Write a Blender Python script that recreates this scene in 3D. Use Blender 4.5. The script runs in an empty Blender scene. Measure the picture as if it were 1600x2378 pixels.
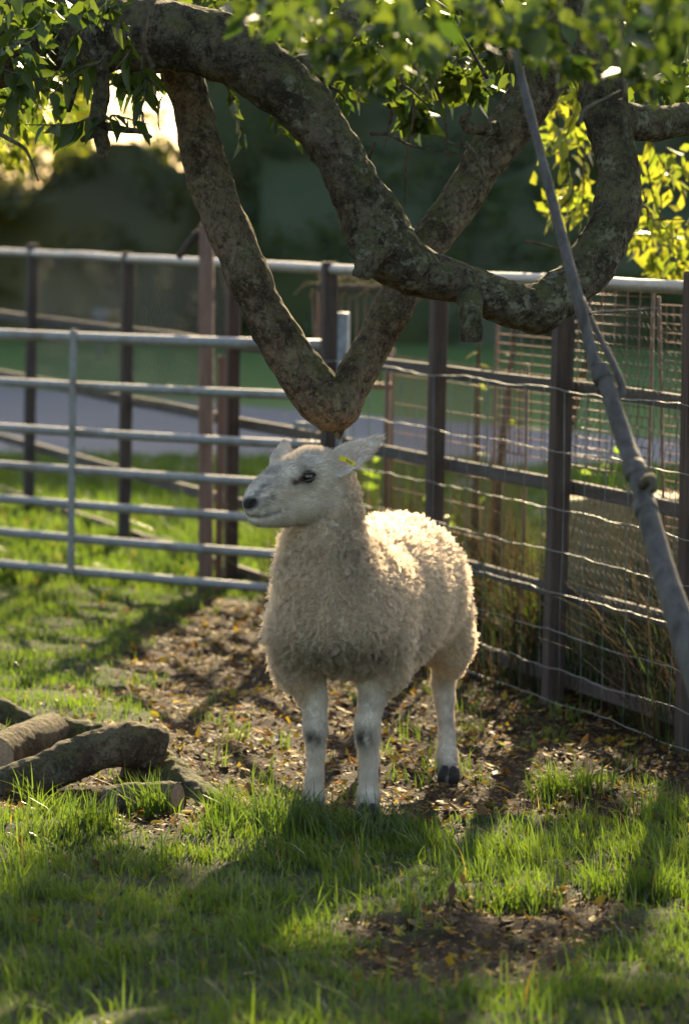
import bpy, math, random
import numpy as np
from mathutils import Vector, Matrix, noise, kdtree
random.seed(7); RNG = np.random.default_rng(11)
SC = bpy.context.scene
COL = SC.collection

# ------------------------------------------------------------------ camera
H, F, CX, CY = 1.41, 8023.0, 800.0, 1189.0
PITCH, ROLL = math.atan(659 / F), math.radians(1.0)
_f = Vector((0, math.cos(PITCH), -math.sin(PITCH)))
_r0 = Vector((1, 0, 0)); _u0 = _r0.cross(_f)
_u = math.cos(ROLL) * _u0 - math.sin(ROLL) * _r0
_r = math.cos(ROLL) * _r0 + math.sin(ROLL) * _u0
cam = bpy.data.cameras.new('camera')
cam.sensor_fit = 'VERTICAL'; cam.sensor_height = 36; cam.lens = F / 2378 * 36
cam.clip_start = 0.1; cam.clip_end = 3000
cam.dof.use_dof = True; cam.dof.focus_distance = 8.2; cam.dof.aperture_fstop = 4.0
cam.dof.aperture_blades = 0
co = bpy.data.objects.new('camera', cam); COL.objects.link(co)
M4 = Matrix.Identity(4)
for i in range(3):
    M4[i][0] = _r[i]; M4[i][1] = _u[i]; M4[i][2] = -_f[i]
M4[0][3], M4[1][3], M4[2][3] = 0, 0, H
co.matrix_world = M4
SC.camera = co

def ray(px, py): return _f + _r * ((px - CX) / F) + _u * ((CY - py) / F)
def P(px, py, d):                       # point at forward distance d (metres)
    v = ray(px, py); return Vector((0, 0, H)) + v * (d / v.y)
def G(px, py, z=0.0):                   # point on the ground
    v = ray(px, py); return Vector((0, 0, H)) + v * ((z - H) / v.z)

# ------------------------------------------------------------------ light
SUN_EL, SUN_AZ = math.radians(25), math.radians(8)
w = bpy.data.worlds.new('World'); SC.world = w; w.use_nodes = True
nt = w.node_tree
sky = nt.nodes.new('ShaderNodeTexSky'); sky.sky_type = 'NISHITA'; sky.sun_disc = False
sky.sun_elevation = SUN_EL; sky.sun_rotation = SUN_AZ; sky.dust_density = 2.5
bg = nt.nodes['Background']; bg.inputs[1].default_value = 0.085
nt.links.new(sky.outputs[0], bg.inputs[0])
sl = bpy.data.lights.new('sun', 'SUN'); sl.energy = 5.0; sl.angle = math.radians(0.55); sl.color = (1, 0.82, 0.52)
so = bpy.data.objects.new('sun', sl); COL.objects.link(so)
SUN_DIR = Vector((math.sin(SUN_AZ) * math.cos(SUN_EL), math.cos(SUN_AZ) * math.cos(SUN_EL), math.sin(SUN_EL)))
so.rotation_euler = (-SUN_DIR).to_track_quat('-Z', 'Y').to_euler(); so.location = (3, 20, 20)
vs = SC.view_settings
vs.view_transform = 'Standard'; vs.look = 'None'; vs.exposure = 2.15; vs.gamma = 1.0; vs.use_curve_mapping = False
try:
    vs.use_white_balance = True; vs.white_balance_temperature = 6900; vs.white_balance_tint = 12     # a camera set for shade
except Exception: pass
SC.render.engine = 'CYCLES'
cy = SC.cycles
cy.max_bounces = 8; cy.diffuse_bounces = 4; cy.glossy_bounces = 2; cy.transmission_bounces = 8; cy.transparent_max_bounces = 4
cy.caustics_reflective = False; cy.caustics_refractive = False; cy.sample_clamp_indirect = 6
cy.use_denoising = True
try:
    cy.denoiser = 'OPENIMAGEDENOISE'; cy.denoising_input_passes = 'RGB_ALBEDO_NORMAL'
except Exception: pass
try: SC.cycles_curves.shape = 'RIBBONS'
except Exception: pass

# ------------------------------------------------------------------ materials
class N:
    def __init__(s, name):
        s.m = bpy.data.materials.new(name); s.m.use_nodes = True; s.t = s.m.node_tree
        s.t.nodes.clear(); s.out = s.n('ShaderNodeOutputMaterial')
    def n(s, typ, **kw):
        o = s.t.nodes.new(typ)
        for k, v in kw.items(): setattr(o, k, v)
        return o
    def l(s, a, b): s.t.links.new(a, b)
    def set(s, inp, v):
        if hasattr(v, 'links') or hasattr(v, 'is_linked'): s.l(v, inp)
        elif isinstance(v, tuple) and len(v) == 3 and inp.type == 'RGBA': inp.default_value = (*v, 1)
        else: inp.default_value = v
    def pos(s, obj=False):
        return s.n('ShaderNodeTexCoord').outputs['Object'] if obj else s.n('ShaderNodeNewGeometry').outputs['Position']
    def noise(s, scale, detail=4, rough=0.6, vec=None, out='Fac'):
        t = s.n('ShaderNodeTexNoise'); t.inputs['Scale'].default_value = scale
        t.inputs['Detail'].default_value = detail; t.inputs['Roughness'].default_value = rough
        s.l(vec if vec is not None else s.pos(), t.inputs['Vector']); return t.outputs[out]
    def vor(s, scale, vec=None, feature='F1', out='Distance'):
        t = s.n('ShaderNodeTexVoronoi', feature=feature); t.inputs['Scale'].default_value = scale
        s.l(vec if vec is not None else s.pos(), t.inputs['Vector']); return t.outputs[out]
    def scale(s, vec, v):
        m = s.n('ShaderNodeMapping'); m.inputs['Scale'].default_value = v; s.l(vec, m.inputs['Vector']); return m.outputs[0]
    def ramp(s, fac, a, b, lo=0.0, hi=1.0):
        r = s.n('ShaderNodeMapRange'); r.inputs[1].default_value = a; r.inputs[2].default_value = b
        r.inputs[3].default_value = lo; r.inputs[4].default_value = hi; s.l(fac, r.inputs[0]); return r.outputs[0]
    def math(s, op, a, b=0.0):
        m = s.n('ShaderNodeMath', operation=op); s.set(m.inputs[0], a); s.set(m.inputs[1], b); return m.outputs[0]
    def mix(s, fac, a, b, mode='MIX'):
        m = s.n('ShaderNodeMix', data_type='RGBA', blend_type=mode)
        s.set(m.inputs[0], fac); s.set(m.inputs[6], a); s.set(m.inputs[7], b); return m.outputs[2]
    def attr(s, name, out='Color'):
        a = s.n('ShaderNodeAttribute', attribute_name=name); return a.outputs[out]
    def bump(s, h, strength=0.5, dist=0.01):
        b = s.n('ShaderNodeBump'); b.inputs['Strength'].default_value = strength; b.inputs['Distance'].default_value = dist
        s.l(h, b.inputs['Height']); return b.outputs[0]
    def bsdf(s, col, rough=0.8, spec=0.3, metal=0.0, normal=None):
        b = s.n('ShaderNodeBsdfPrincipled'); s.set(b.inputs['Base Color'], col); s.set(b.inputs['Roughness'], rough)
        b.inputs['Specular IOR Level'].default_value = spec; b.inputs['Metallic'].default_value = metal
        if normal is not None: s.l(normal, b.inputs['Normal'])
        return b.outputs[0]
    def done(s, sh): s.l(sh, s.out.inputs[0]); return s.m
    def thin(s, col, tcol, fac=0.45, rough=0.4, spec=0.4):     # leaf: reflecting + transmitting
        a = s.bsdf(col, rough, spec); t = s.n('ShaderNodeBsdfTranslucent'); s.set(t.inputs[0], tcol)
        m = s.n('ShaderNodeMixShader'); m.inputs[0].default_value = fac; s.l(a, m.inputs[1]); s.l(t.outputs[0], m.inputs[2])
        return m.outputs[0]

def m_bark(name, dark, light, lichen, moss=0.6, sc=1.0):
    k = N(name); p = k.pos()
    n1 = k.noise(9 * sc, 7, .75, p); n2 = k.noise(48 * sc, 6, .75, p); n3 = k.noise(150 * sc, 4, .7, p); v = k.vor(60 * sc, k.scale(p, (1, 1, .35)))
    e = k.vor(38 * sc, k.scale(p, (1, 1, .3)), 'DISTANCE_TO_EDGE')
    c = k.mix(k.ramp(n1, .43, .57), dark, light)
    c = k.mix(k.ramp(n2, .5, .6, 0, .75), c, tuple(x * .4 for x in dark))
    c = k.mix(k.ramp(n3, .55, .72, 0, .6), c, tuple(x * 1.7 for x in light))
    c = k.mix(k.math('MULTIPLY', k.ramp(e, .0, .035, .8, 0), k.ramp(n1, .4, .6)), c, tuple(x * .25 for x in dark))
    lf = k.math('MULTIPLY', k.ramp(k.noise(34 * sc, 8, .8, p), .50, .545), k.ramp(k.noise(5 * sc, 4, .7, p), .46, .54))
    c = k.mix(k.math('MULTIPLY', lf, .55), c, lichen)
    nz = k.n('ShaderNodeSeparateXYZ'); k.l(k.n('ShaderNodeNewGeometry').outputs['Normal'], nz.inputs[0])
    mf = k.math('MULTIPLY', k.ramp(nz.outputs[2], -.1, .65), k.ramp(k.noise(18 * sc, 6, .8, p), .42, .58, 0, moss))
    c = k.mix(mf, c, k.mix(n3, (.035, .045, .01), (.12, .12, .03)))
    h = k.math('ADD', k.math('MULTIPLY', n2, 1.0), k.math('ADD', k.math('MULTIPLY', v, .6), k.math('ADD', k.math('MULTIPLY', n3, .4), k.math('MULTIPLY', lf, .35))))
    return k.done(k.bsdf(c, .92, .12, normal=k.bump(h, .8, .009)))

def m_leaf(name, c1, c2, t1, t2, fac=.5, rough=.35):
    k = N(name); o = k.n('ShaderNodeObjectInfo'); g = k.attr('rnd', 'Fac')
    f = k.math('FRACT', k.math('ADD', o.outputs['Random'], g))
    n = k.noise(60, 3, .6); f = k.math('FRACT', f)
    big = k.ramp(k.noise(.9, 3, .6), .35, .65)
    col = k.mix(f, c1, c2); col = k.mix(k.math('MULTIPLY', big, .45), col, (c2[0] * 1.3, c2[1] * .95, c2[2] * .7)); tc = k.mix(f, t1, t2)
    col = k.mix(k.ramp(n, .6, .75, 0, .5), col, tuple(x * .5 for x in c1))
    return k.done(k.thin(col, tc, fac, rough, .4))

def m_wood(name, a, b, sc=1.0, rough=.85, ax=(1, 1, .06)):
    k = N(name); p = k.pos(True); q = k.scale(p, ax)
    n = k.noise(70 * sc, 6, .7, q); n2 = k.noise(6, 4, .6, p)
    c = k.mix(k.ramp(n, .35, .7), a, b); c = k.mix(k.ramp(n2, .5, .8, 0, .5), c, tuple(x * .5 for x in a))
    return k.done(k.bsdf(c, rough, .25, normal=k.bump(n, .6, .004)))

def m_metal(name, a, b, rough=.45, metal=.75):
    k = N(name); p = k.pos(); n = k.noise(35, 6, .7, p); n2 = k.noise(6, 4, .6, p)
    c = k.mix(k.ramp(n, .4, .65), a, b); c = k.mix(k.ramp(n2, .52, .68, 0, .65), c, (.13, .105, .075))
    return k.done(k.bsdf(c, k.ramp(n, .3, .7, rough - .12, rough + .2), .5, metal, normal=k.bump(n, .25, .003)))

def m_vcol(name, rough=.9, spec=.1, fac=0.0, bumpsc=0, bstr=.4):
    k = N(name); c = k.attr('col')
    nrm = k.bump(k.noise(bumpsc, 4, .7), bstr, .004) if bumpsc else None
    if fac == 0: return k.done(k.bsdf(c, rough, spec, normal=nrm))
    a = k.bsdf(c, rough, spec, normal=nrm); t = k.n('ShaderNodeBsdfTranslucent'); k.l(c, t.inputs[0])
    m = k.n('ShaderNodeMixShader'); m.inputs[0].default_value = fac; k.l(a, m.inputs[1]); k.l(t.outputs[0], m.inputs[2])
    return k.done(m.outputs[0])

MAT = {}
MAT['bark'] = m_bark('bark', (.036, .027, .017), (.13, .10, .066), (.30, .285, .18), .8)
MAT['bark_pale'] = m_bark('bark_pale', (.05, .034, .022), (.19, .14, .095), (.26, .23, .14), .85)
MAT['bark_far'] = m_bark('bark_far', (.04, .035, .028), (.09, .08, .06), (.12, .12, .09), .4, .3)
MAT['log'] = m_bark('log', (.065, .047, .031), (.17, .13, .088), (.17, .17, .11), .5)
MAT['log_moss'] = m_bark('log_moss', (.05, .045, .03), (.11, .10, .07), (.2, .2, .12), .95)
MAT['deadwood'] = m_wood('deadwood', (.055, .046, .037), (.14, .125, .106), .6, .75, (1, 1, .3))
MAT['twig'] = m_bark('twig', (.07, .055, .035), (.16, .13, .085), (.2, .19, .12), .2, 2)
MAT['cutwood'] = m_wood('cutwood', (.25, .17, .10), (.42, .31, .2), 2, .9, (1, 1, 1))
MAT['post'] = m_wood('post', (.045, .034, .028), (.10, .076, .064))
MAT['post_pink'] = m_wood('post_pink', (.15, .095, .075), (.27, .18, .145))
MAT['rail'] = m_wood('rail', (.055, .048, .04), (.11, .10, .088), 1, .9, (.1, .1, 1))
MAT['galv'] = m_metal('galvanised', (.20, .205, .20), (.30, .305, .29), .5, .35)
MAT['wire'] = m_metal('wire', (.10, .12, .115), (.2, .22, .2), .5, .5)
MAT['wire_net'] = m_metal('wire_net', (.05, .052, .048), (.11, .11, .1), .6, .15)
MAT['rust'] = m_metal('rust', (.16, .085, .05), (.26, .15, .09), .55, .4)
MAT['leaf'] = m_leaf('leaf', (.028, .06, .013), (.055, .085, .016), (.045, .09, .01), (.14, .19, .016), .42, .42)
MAT['leaf_far'] = m_leaf('leaf_far', (.045, .075, .035), (.085, .11, .04), (.10, .17, .02), (.24, .24, .03), .35, .45)
MAT['leaf_olive'] = m_leaf('leaf_olive', (.05, .068, .03), (.085, .09, .036), (.18, .2, .04), (.3, .28, .05), .4, .5)
MAT['leaf_yellow_lit'] = m_leaf('leaf_yellow_lit', (.06, .09, .016), (.11, .12, .018), (.22, .30, .022), (.38, .38, .03), .5, .4)  # brighter leaf copy, its sunlit yellow-green put into the colours
MAT['weed'] = m_leaf('weed', (.05, .11, .02), (.08, .14, .025), (.25, .42, .03), (.36, .5, .04), .5, .4)
MAT['litter'] = m_vcol('litter', .7, .12, .35)
MAT['fleck'] = m_vcol('fallen_leaf', .55, .2, .45)
MAT['straw'] = m_wood('straw', (.22, .17, .08), (.36, .29, .15), 1, .8, (1, 1, 1))
k = N('wool'); c = k.attr('col')
_a = k.bsdf(c, .8, .1); _t = k.n('ShaderNodeBsdfTranslucent'); k.l(c, _t.inputs[0])
_h = k.n('ShaderNodeBsdfHair', component='Transmission'); k.l(k.mix(.45, c, (.95, .9, .8)), _h.inputs['Color']); _h.inputs['RoughnessU'].default_value = .35; _h.inputs['RoughnessV'].default_value = .7
_m = k.n('ShaderNodeMixShader'); _m.inputs[0].default_value = .3; k.l(_a, _m.inputs[1]); k.l(_t.outputs[0], _m.inputs[2])
_m2 = k.n('ShaderNodeMixShader'); _m2.inputs[0].default_value = .34; k.l(_m.outputs[0], _m2.inputs[1]); k.l(_h.outputs[0], _m2.inputs[2])
MAT['wool'] = k.done(_m2.outputs[0])
MAT['facehair'] = m_vcol('facehair', .7, .15, .22)
MAT['skin'] = m_vcol('skin', .8, .15, 0, 220, .3)
MAT['hoof'] = m_wood('hoof', (.02, .017, .014), (.05, .042, .035), 1, .6)
MAT['tag'] = N('tag'); MAT['tag'] = MAT['tag'].done(MAT['tag'].bsdf((.75, .58, .02), .4, .4))
MAT['ink'] = N('ink'); MAT['ink'] = MAT['ink'].done(MAT['ink'].bsdf((.02, .02, .02), .6, .2))
MAT['eye'] = N('eye'); MAT['eye'] = MAT['eye'].done(MAT['eye'].bsdf((.012, .009, .007), .06, .8))
MAT['eyelid'] = N('eyelid'); MAT['eyelid'] = MAT['eyelid'].done(MAT['eyelid'].bsdf((.075, .04, .028), .5, .4))
MAT['pale'] = m_wood('pale_paint', (.2, .18, .16), (.28, .26, .23))

# grass
k = N('grass'); c = k.attr('col')
tc = k.mix(1.0, c, (3.3, 2.9, 1.2), 'MULTIPLY')
MAT['grass'] = k.done(k.thin(c, tc, .48, .32, .5))
# ground
k = N('ground'); p = k.pos(); s = k.attr('soil', 'Fac')
n1 = k.noise(4, 6, .7, p); n2 = k.noise(60, 5, .75, p); n3 = k.noise(22, 5, .7, p)
soil = k.mix(k.ramp(n3, .35, .7), (.016, .010, .0055), (.046, .029, .015))
soil = k.mix(k.ramp(n2, .62, .72, 0, .6), soil, (.13, .085, .04))
turf = k.mix(k.ramp(n1, .3, .7), (.022, .036, .011), (.04, .055, .016))
turf = k.mix(k.ramp(n2, .5, .7, 0, .6), turf, (.05, .04, .022))
MAT['ground'] = k.done(k.bsdf(k.mix(s, turf, soil), .95, .15, normal=k.bump(k.math('ADD', n2, n3), .9, .02)))
k = N('road'); n = k.noise(120, 4, .7); n2 = k.noise(1.2, 5, .6)
MAT['road'] = k.done(k.bsdf(k.mix(k.ramp(n, .3, .7), k.mix(n2, (.075, .08, .088), (.11, .115, .122)), (.14, .145, .15)), .85, .3, normal=k.bump(n, .3, .004)))
k = N('kerb'); n = k.noise(30, 4, .7)
MAT['kerb'] = k.done(k.bsdf(k.mix(n, (.13, .13, .12), (.24, .235, .22)), .9, .2))

# ------------------------------------------------------------------ mesh helpers
def link(name, me, mat=None, parent=None):
    o = bpy.data.objects.new(name, me); COL.objects.link(o)
    if mat is not None and me is not None: me.materials.append(MAT[mat] if isinstance(mat, str) else mat)
    if parent is not None: o.parent = parent
    return o
def tag(o, label, cat, group=None, kind=None):
    if label: o['label'] = label
    if cat: o['category'] = cat
    if group: o['group'] = group
    if kind: o['kind'] = kind
    return o
def thing(name, label, cat, loc=(0, 0, 0), group=None):
    o = bpy.data.objects.new(name, None); COL.objects.link(o); o.location = loc; o.empty_display_size = .1
    return tag(o, label, cat, group)

class MB:
    def __init__(s): s.v = []; s.f = []
    def tube(s, pts, rad, sides=12, cap=True, nz=0.0, nsc=12.0, flat=1.0, seed=0.0, bulge=None):
        pts = [Vector(p) for p in pts]; n = len(pts); b0 = len(s.v)
        if not hasattr(rad, '__len__'): rad = [rad] * n
        t0 = (pts[1] - pts[0]).normalized()
        ref = Vector((0, 0, 1)) if abs(t0.z) < .9 else Vector((1, 0, 0))
        a = t0.cross(ref).normalized()
        for i, p in enumerate(pts):
            t = (pts[min(i + 1, n - 1)] - pts[max(i - 1, 0)]).normalized()
            a = (a - t * a.dot(t)).normalized(); b = t.cross(a)
            for j in range(sides):
                th = 2 * math.pi * j / sides
                d = a * math.cos(th) + b * (math.sin(th) * flat)
                q = p + d * rad[i]
                if nz:
                    w_ = noise.noise(q * nsc + Vector((seed, seed, 0))) + .5 * noise.noise(q * nsc * 2.7 + Vector((seed, 0, 9)))
                    if sides > 30:
                        w_ += .45 * (abs(noise.noise(Vector((math.cos(th) * 5 + seed, math.sin(th) * 5, i * .10)))) * 2 - .6) + .16 * noise.noise(q * 70)
                    q = q + d * (w_ * nz * rad[i])
                s.v.append(q)
        for i in range(n - 1):
            for j in range(sides):
                k2 = (j + 1) % sides
                s.f.append((b0 + i * sides + j, b0 + i * sides + k2, b0 + (i + 1) * sides + k2, b0 + (i + 1) * sides + j))
        if cap:
            s.f.append(tuple(b0 + j for j in range(sides))[::-1]); s.f.append(tuple(b0 + (n - 1) * sides + j for j in range(sides)))
        return s
    def box(s, c, ax, ay, az, bevel=0):      # half axes as vectors
        b0 = len(s.v); c = Vector(c)
        for i in (-1, 1):
            for j in (-1, 1):
                for k_ in (-1, 1): s.v.append(c + ax * i + ay * j + az * k_)
        for q in ((0, 1, 3, 2), (4, 6, 7, 5), (0, 4, 5, 1), (2, 3, 7, 6), (0, 2, 6, 4), (1, 5, 7, 3)):
            s.f.append(tuple(b0 + i for i in q))
        return s
    def build(s, name, mat, parent=None, smooth=True, origin=None, bevel=0):
        o_ = Vector(origin) if origin is not None else (Vector(parent.location) if parent is not None else Vector((0, 0, 0)))
        if parent is not None and parent.parent is not None and origin is None: o_ = Vector(parent.parent.location)
        me = bpy.data.meshes.new(name); me.from_pydata([tuple(v - o_) for v in s.v], [], s.f)
        if smooth: me.polygons.foreach_set('use_smooth', [True] * len(me.polygons))
        me.update()
        o = link(name, me, mat, parent)
        if bevel:
            md = o.modifiers.new('bevel', 'BEVEL'); md.width = bevel; md.segments = 2; md.limit_method = 'ANGLE'
        return o

def spline(cps, per=8):                       # catmull-rom over (x,y,z,r)
    c = [np.array(p, float) for p in cps]; c = [2 * c[0] - c[1]] + c + [2 * c[-1] - c[-2]]
    out = []
    for i in range(1, len(c) - 2):
        for j in range(per):
            t = j / per
            out.append(.5 * ((2 * c[i]) + (-c[i - 1] + c[i + 1]) * t + (2 * c[i - 1] - 5 * c[i] + 4 * c[i + 1] - c[i + 2]) * t * t + (-c[i - 1] + 3 * c[i] - 3 * c[i + 1] + c[i + 2]) * t ** 3))
    out.append(c[-2]); out = np.array(out)
    return [Vector(p[:3]) for p in out], [max(p[3], .0008) for p in out]
def pxpath(cps, per=8):                       # (px, py, depth, diameter px)
    q = []
    for (x, y, d, wd) in cps:
        v = P(x, y, d); q.append((v.x, v.y, v.z, wd * .5 * d / F))
    return spline(q, per)

def np_mesh(name, verts, faces, mat, parent=None, smooth=False, cols=None, colname='col', vals=None, valname='rnd', origin=None):
    """verts (n,3), faces (m,k) uniform"""
    verts = np.asarray(verts, np.float32)
    if origin is not None: verts = verts - np.array(origin, np.float32)
    faces = np.asarray(faces, np.int32); m, kk = faces.shape
    me = bpy.data.meshes.new(name); me.vertices.add(len(verts)); me.vertices.foreach_set('co', verts.ravel())
    me.loops.add(m * kk); me.loops.foreach_set('vertex_index', faces.ravel())
    me.polygons.add(m); me.polygons.foreach_set('loop_start', np.arange(0, m * kk, kk, dtype=np.int32))
    if smooth: me.polygons.foreach_set('use_smooth', np.ones(m, bool))
    me.update(calc_edges=True)
    if cols is not None:
        a = me.attributes.new(colname, 'FLOAT_COLOR', 'POINT')
        c4 = np.ones((len(verts), 4), np.float32); c4[:, :3] = cols; a.data.foreach_set('color', c4.ravel())
    if vals is not None:
        a = me.attributes.new(valname, 'FLOAT', 'POINT'); a.data.foreach_set('value', np.asarray(vals, np.float32))
    return link(name, me, mat, parent)

# cheap vectorised value noise on arrays
_PERM = np.random.default_rng(3).random((256, 256)).astype(np.float32)
def vnoise(x, y, s=1.0):
    x = np.asarray(x) * s + 1000.0; y = np.asarray(y) * s + 1000.0
    xi = np.floor(x).astype(int); yi = np.floor(y).astype(int); fx = x - xi; fy = y - yi
    fx = fx * fx * (3 - 2 * fx); fy = fy * fy * (3 - 2 * fy)
    g = lambda a, b: _PERM[a % 256, b % 256]
    return (g(xi, yi) * (1 - fx) + g(xi + 1, yi) * fx) * (1 - fy) + (g(xi, yi + 1) * (1 - fx) + g(xi + 1, yi + 1) * fx) * fy

# ------------------------------------------------------------------ ground
def ell(px, py, rx, ry):      # ellipse on the ground from picture extents
    c = G(px, py); l_ = G(px - rx, py); r_ = G(px + rx, py); a = G(px, py - ry); b = G(px, py + ry)
    return (c.x, (a.y + b.y) / 2, (r_.x - l_.x) / 2, (a.y - b.y) / 2)
SOIL = [ell(900, 1740, 640, 150), ell(560, 1510, 230, 120), ell(640, 1620, 360, 90), ell(1350, 1690, 420, 110), ell(230, 1790, 420, 105), ell(560, 1835, 300, 62), ell(880, 1855, 330, 48),
        ell(1180, 1830, 260, 60), ell(1240, 2130, 200, 62), ell(1050, 2235, 240, 52), ell(850, 2150, 90, 24), ell(1420, 2000, 90, 24), ell(880, 1500, 420, 140), ell(380, 1905, 150, 28),
        ell(1250, 1560, 300, 120), ell(1450, 1740, 300, 90), ell(1500, 1860, 130, 40)]
def soilmask(x, y):
    m = np.zeros_like(x, dtype=np.float64)
    nn = (vnoise(x, y, 5) - .5) * .7 + (vnoise(x, y, 17) - .5) * .4
    for (cx, cy_, rx, ry) in SOIL:
        d = np.sqrt(((x - cx) / rx) ** 2 + ((y - cy_) / ry) ** 2) + nn
        m = np.maximum(m, np.clip((1.25 - d) / .35, 0, 1))
    return m
def gz(x, y):
    fade = np.clip((20 - np.abs(y - 8)) / 10, 0, 1) * np.clip((5 - np.abs(x)) / 2, 0, 1)
    s_ = soilmask(x, y)
    return fade * ((vnoise(x, y, 3) - .5) * .035 + (vnoise(x, y, 14) - .5) * .016 + s_ * (vnoise(x, y, 45) - .5) * .016 - s_ * .012)
xs = np.concatenate([-np.geomspace(900, 3.2, 22), np.arange(-3, 3.001, .03), np.geomspace(3.2, 900, 22)])
ys = np.concatenate([[-60, -20, -5, 1, 3], np.arange(4.5, 14.5, .03), np.arange(14.6, 21, .2), np.geomspace(21.5, 1800, 24)])
gx, gy = np.meshgrid(xs, ys); nxx, nyy = len(xs), len(ys)
gv = np.stack([gx.ravel(), gy.ravel(), gz(gx.ravel(), gy.ravel())], 1)
ii, jj = np.meshgrid(np.arange(nxx - 1), np.arange(nyy - 1)); a0 = (jj * nxx + ii).ravel()
ground = np_mesh('ground', gv, np.stack([a0, a0 + 1, a0 + nxx + 1, a0 + nxx], 1), 'ground', smooth=True,
                 vals=soilmask(gv[:, 0], gv[:, 1]), valname='soil')
tag(ground, 'grassy paddock ground with bare trodden soil around the sheep', None, kind='structure')

# road behind the fence, running slightly towards the camera on the right, with a low kerb
def strip(name, a, b, wd, z, mat, label):
    a = Vector(a); b = Vector(b); t = (b - a).normalized(); nrm = Vector((-t.y, t.x, 0))
    m = MB(); n = 40
    for i in range(n + 1):
        p = a.lerp(b, i / n)
        for s_ in (0, 1): m.v.append(p + nrm * (wd * s_) + Vector((0, 0, z)))
    for i in range(n): m.f.append((2 * i, 2 * i + 2, 2 * i + 3, 2 * i + 1))
    o = m.build(name, mat); tag(o, label, None, kind='structure'); return o
_t = Vector((1, -1.15, 0)).normalized()
ra = G(0, 1092) - _t * 60; rb = G(0, 1092) + _t * 60; ra.z = rb.z = 0
strip('road', ra, rb, 5.6, .02, 'road', 'grey tarmac lane passing behind the paddock fence')
k = N('lawn'); n = k.noise(3, 5, .7); n2 = k.noise(40, 4, .7)
MAT['lawn'] = k.done(k.bsdf(k.mix(k.ramp(n2, .3, .7), k.mix(n, (.07, .135, .035), (.10, .17, .045)), (.12, .17, .055)), .95, .1, normal=k.bump(n2, .8, .02)))
nrm = Vector((-_t.y, _t.x, 0))
strip('lawn', ra + nrm * 5.62, rb + nrm * 5.62, 45, .012, 'lawn', 'mown green lawn between the lane and the dark hedge')
# ------------------------------------------------------------------ grass
def blades(n, xr, yr, hmin, hmax, wmin, wmax, dens=None, hfun=None, seg=3):
    x = RNG.uniform(*xr, n); y = RNG.uniform(*yr, n)
    keep = np.ones(n, bool)
    if dens is not None: keep = RNG.random(n) < dens(x, y)
    x, y = x[keep], y[keep]; n = len(x)
    z = gz(x, y); h = RNG.uniform(hmin, hmax, n) * (.55 + .9 * vnoise(x, y, 6))
    if hfun is not None: h = h * hfun(x, y)
    wd = RNG.uniform(wmin, wmax, n); th = RNG.uniform(0, 2 * np.pi, n)
    cl = vnoise(x, y, 9) * 6.3; lean = RNG.uniform(.1, 1.0, n) ** 1.3 * .95
    th_l = cl + RNG.normal(0, 1.1, n)
    V = np.zeros((n, (seg + 1) * 2, 3), np.float32)
    for i in range(seg + 1):
        t = i / seg
        b = lean * t ** 1.7 * h; zz = z + h * t * (1 - .35 * lean * t)
        wi = wd * (1 - .93 * t ** 1.6) * .5
        cx_ = x + np.cos(th_l) * b; cy_ = y + np.sin(th_l) * b
        for s_, sg in ((0, -1), (1, 1)):
            V[:, 2 * i + s_, 0] = cx_ + np.cos(th) * wi * sg; V[:, 2 * i + s_, 1] = cy_ + np.sin(th) * wi * sg; V[:, 2 * i + s_, 2] = zz - (.006 if i == 0 else 0)
    g1 = np.array([.024, .050, .012]); g2 = np.array([.052, .09, .018]); g3 = np.array([.17, .145, .06])
    f = np.clip(vnoise(x, y, 4) * .6 + RNG.random(n) * .55 - .1, 0, 1)[:, None]
    c = g1 * (1 - f) + g2 * f
    dead = RNG.random(n) < .018; c[dead] = g3 * RNG.uniform(.35, .8, (dead.sum(), 1))
    C = np.repeat(c[:, None, :], (seg + 1) * 2, 1)
    base = (np.arange(n) * (seg + 1) * 2)[:, None, None]
    fq = np.array([[2 * i, 2 * i + 1, 2 * i + 3, 2 * i + 2] for i in range(seg)])[None]
    return V.reshape(-1, 3), (base + fq).reshape(-1, 4), C.reshape(-1, 3)
def join(parts):
    vs_, fs_, cs_ = [], [], []; o = 0
    for v, f, c in parts: vs_.append(v); fs_.append(f + o); cs_.append(c); o += len(v)
    return np.concatenate(vs_), np.concatenate(fs_), np.concatenate(cs_)
def inview(x, y, m=.35): return (np.abs(x) < .1 * y + m)
def d_turf(x, y):
    pat = np.clip((vnoise(x, y, 7) * .6 + vnoise(x, y, 19) * .55 - .42) * 3.2, .16, 1)
    return inview(x, y) * np.clip(1.05 - soilmask(x, y) * 1.15, .0, 1) * pat
CL = []     # lush clumps (x, y, r, gain)
for (px, py, r, g) in [(1180, 1985, .11, 3.0), (1200, 2110, .10, 2.2), (555, 2100, .06, 3.2), (1320, 1840, .11, 2.0), (1540, 1890, .12, 1.9), (360, 1885, .05, 2.2), (200, 1930, .09, 1.7),
                       (1480, 2080, .12, 1.8), (1010, 1960, .07, 1.6), (90, 2080, .1, 1.8), (130, 1890, .06, 1.8), (820, 1925, .16, 1.5), (640, 1920, .14, 1.4), (950, 1930, .08, 1.5), (520, 1900, .05, 1.8)]:
    q = G(px, py); CL.append((q.x, q.y, r, g))
def lush(x, y):
    m = np.ones_like(x)
    for (cx, cy_, r, g) in CL: m = np.maximum(m, 1 + (g - 1) * .55 * np.exp(-((x - cx) ** 2 + (y - cy_) ** 2) / (r * r)))
    return m
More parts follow.
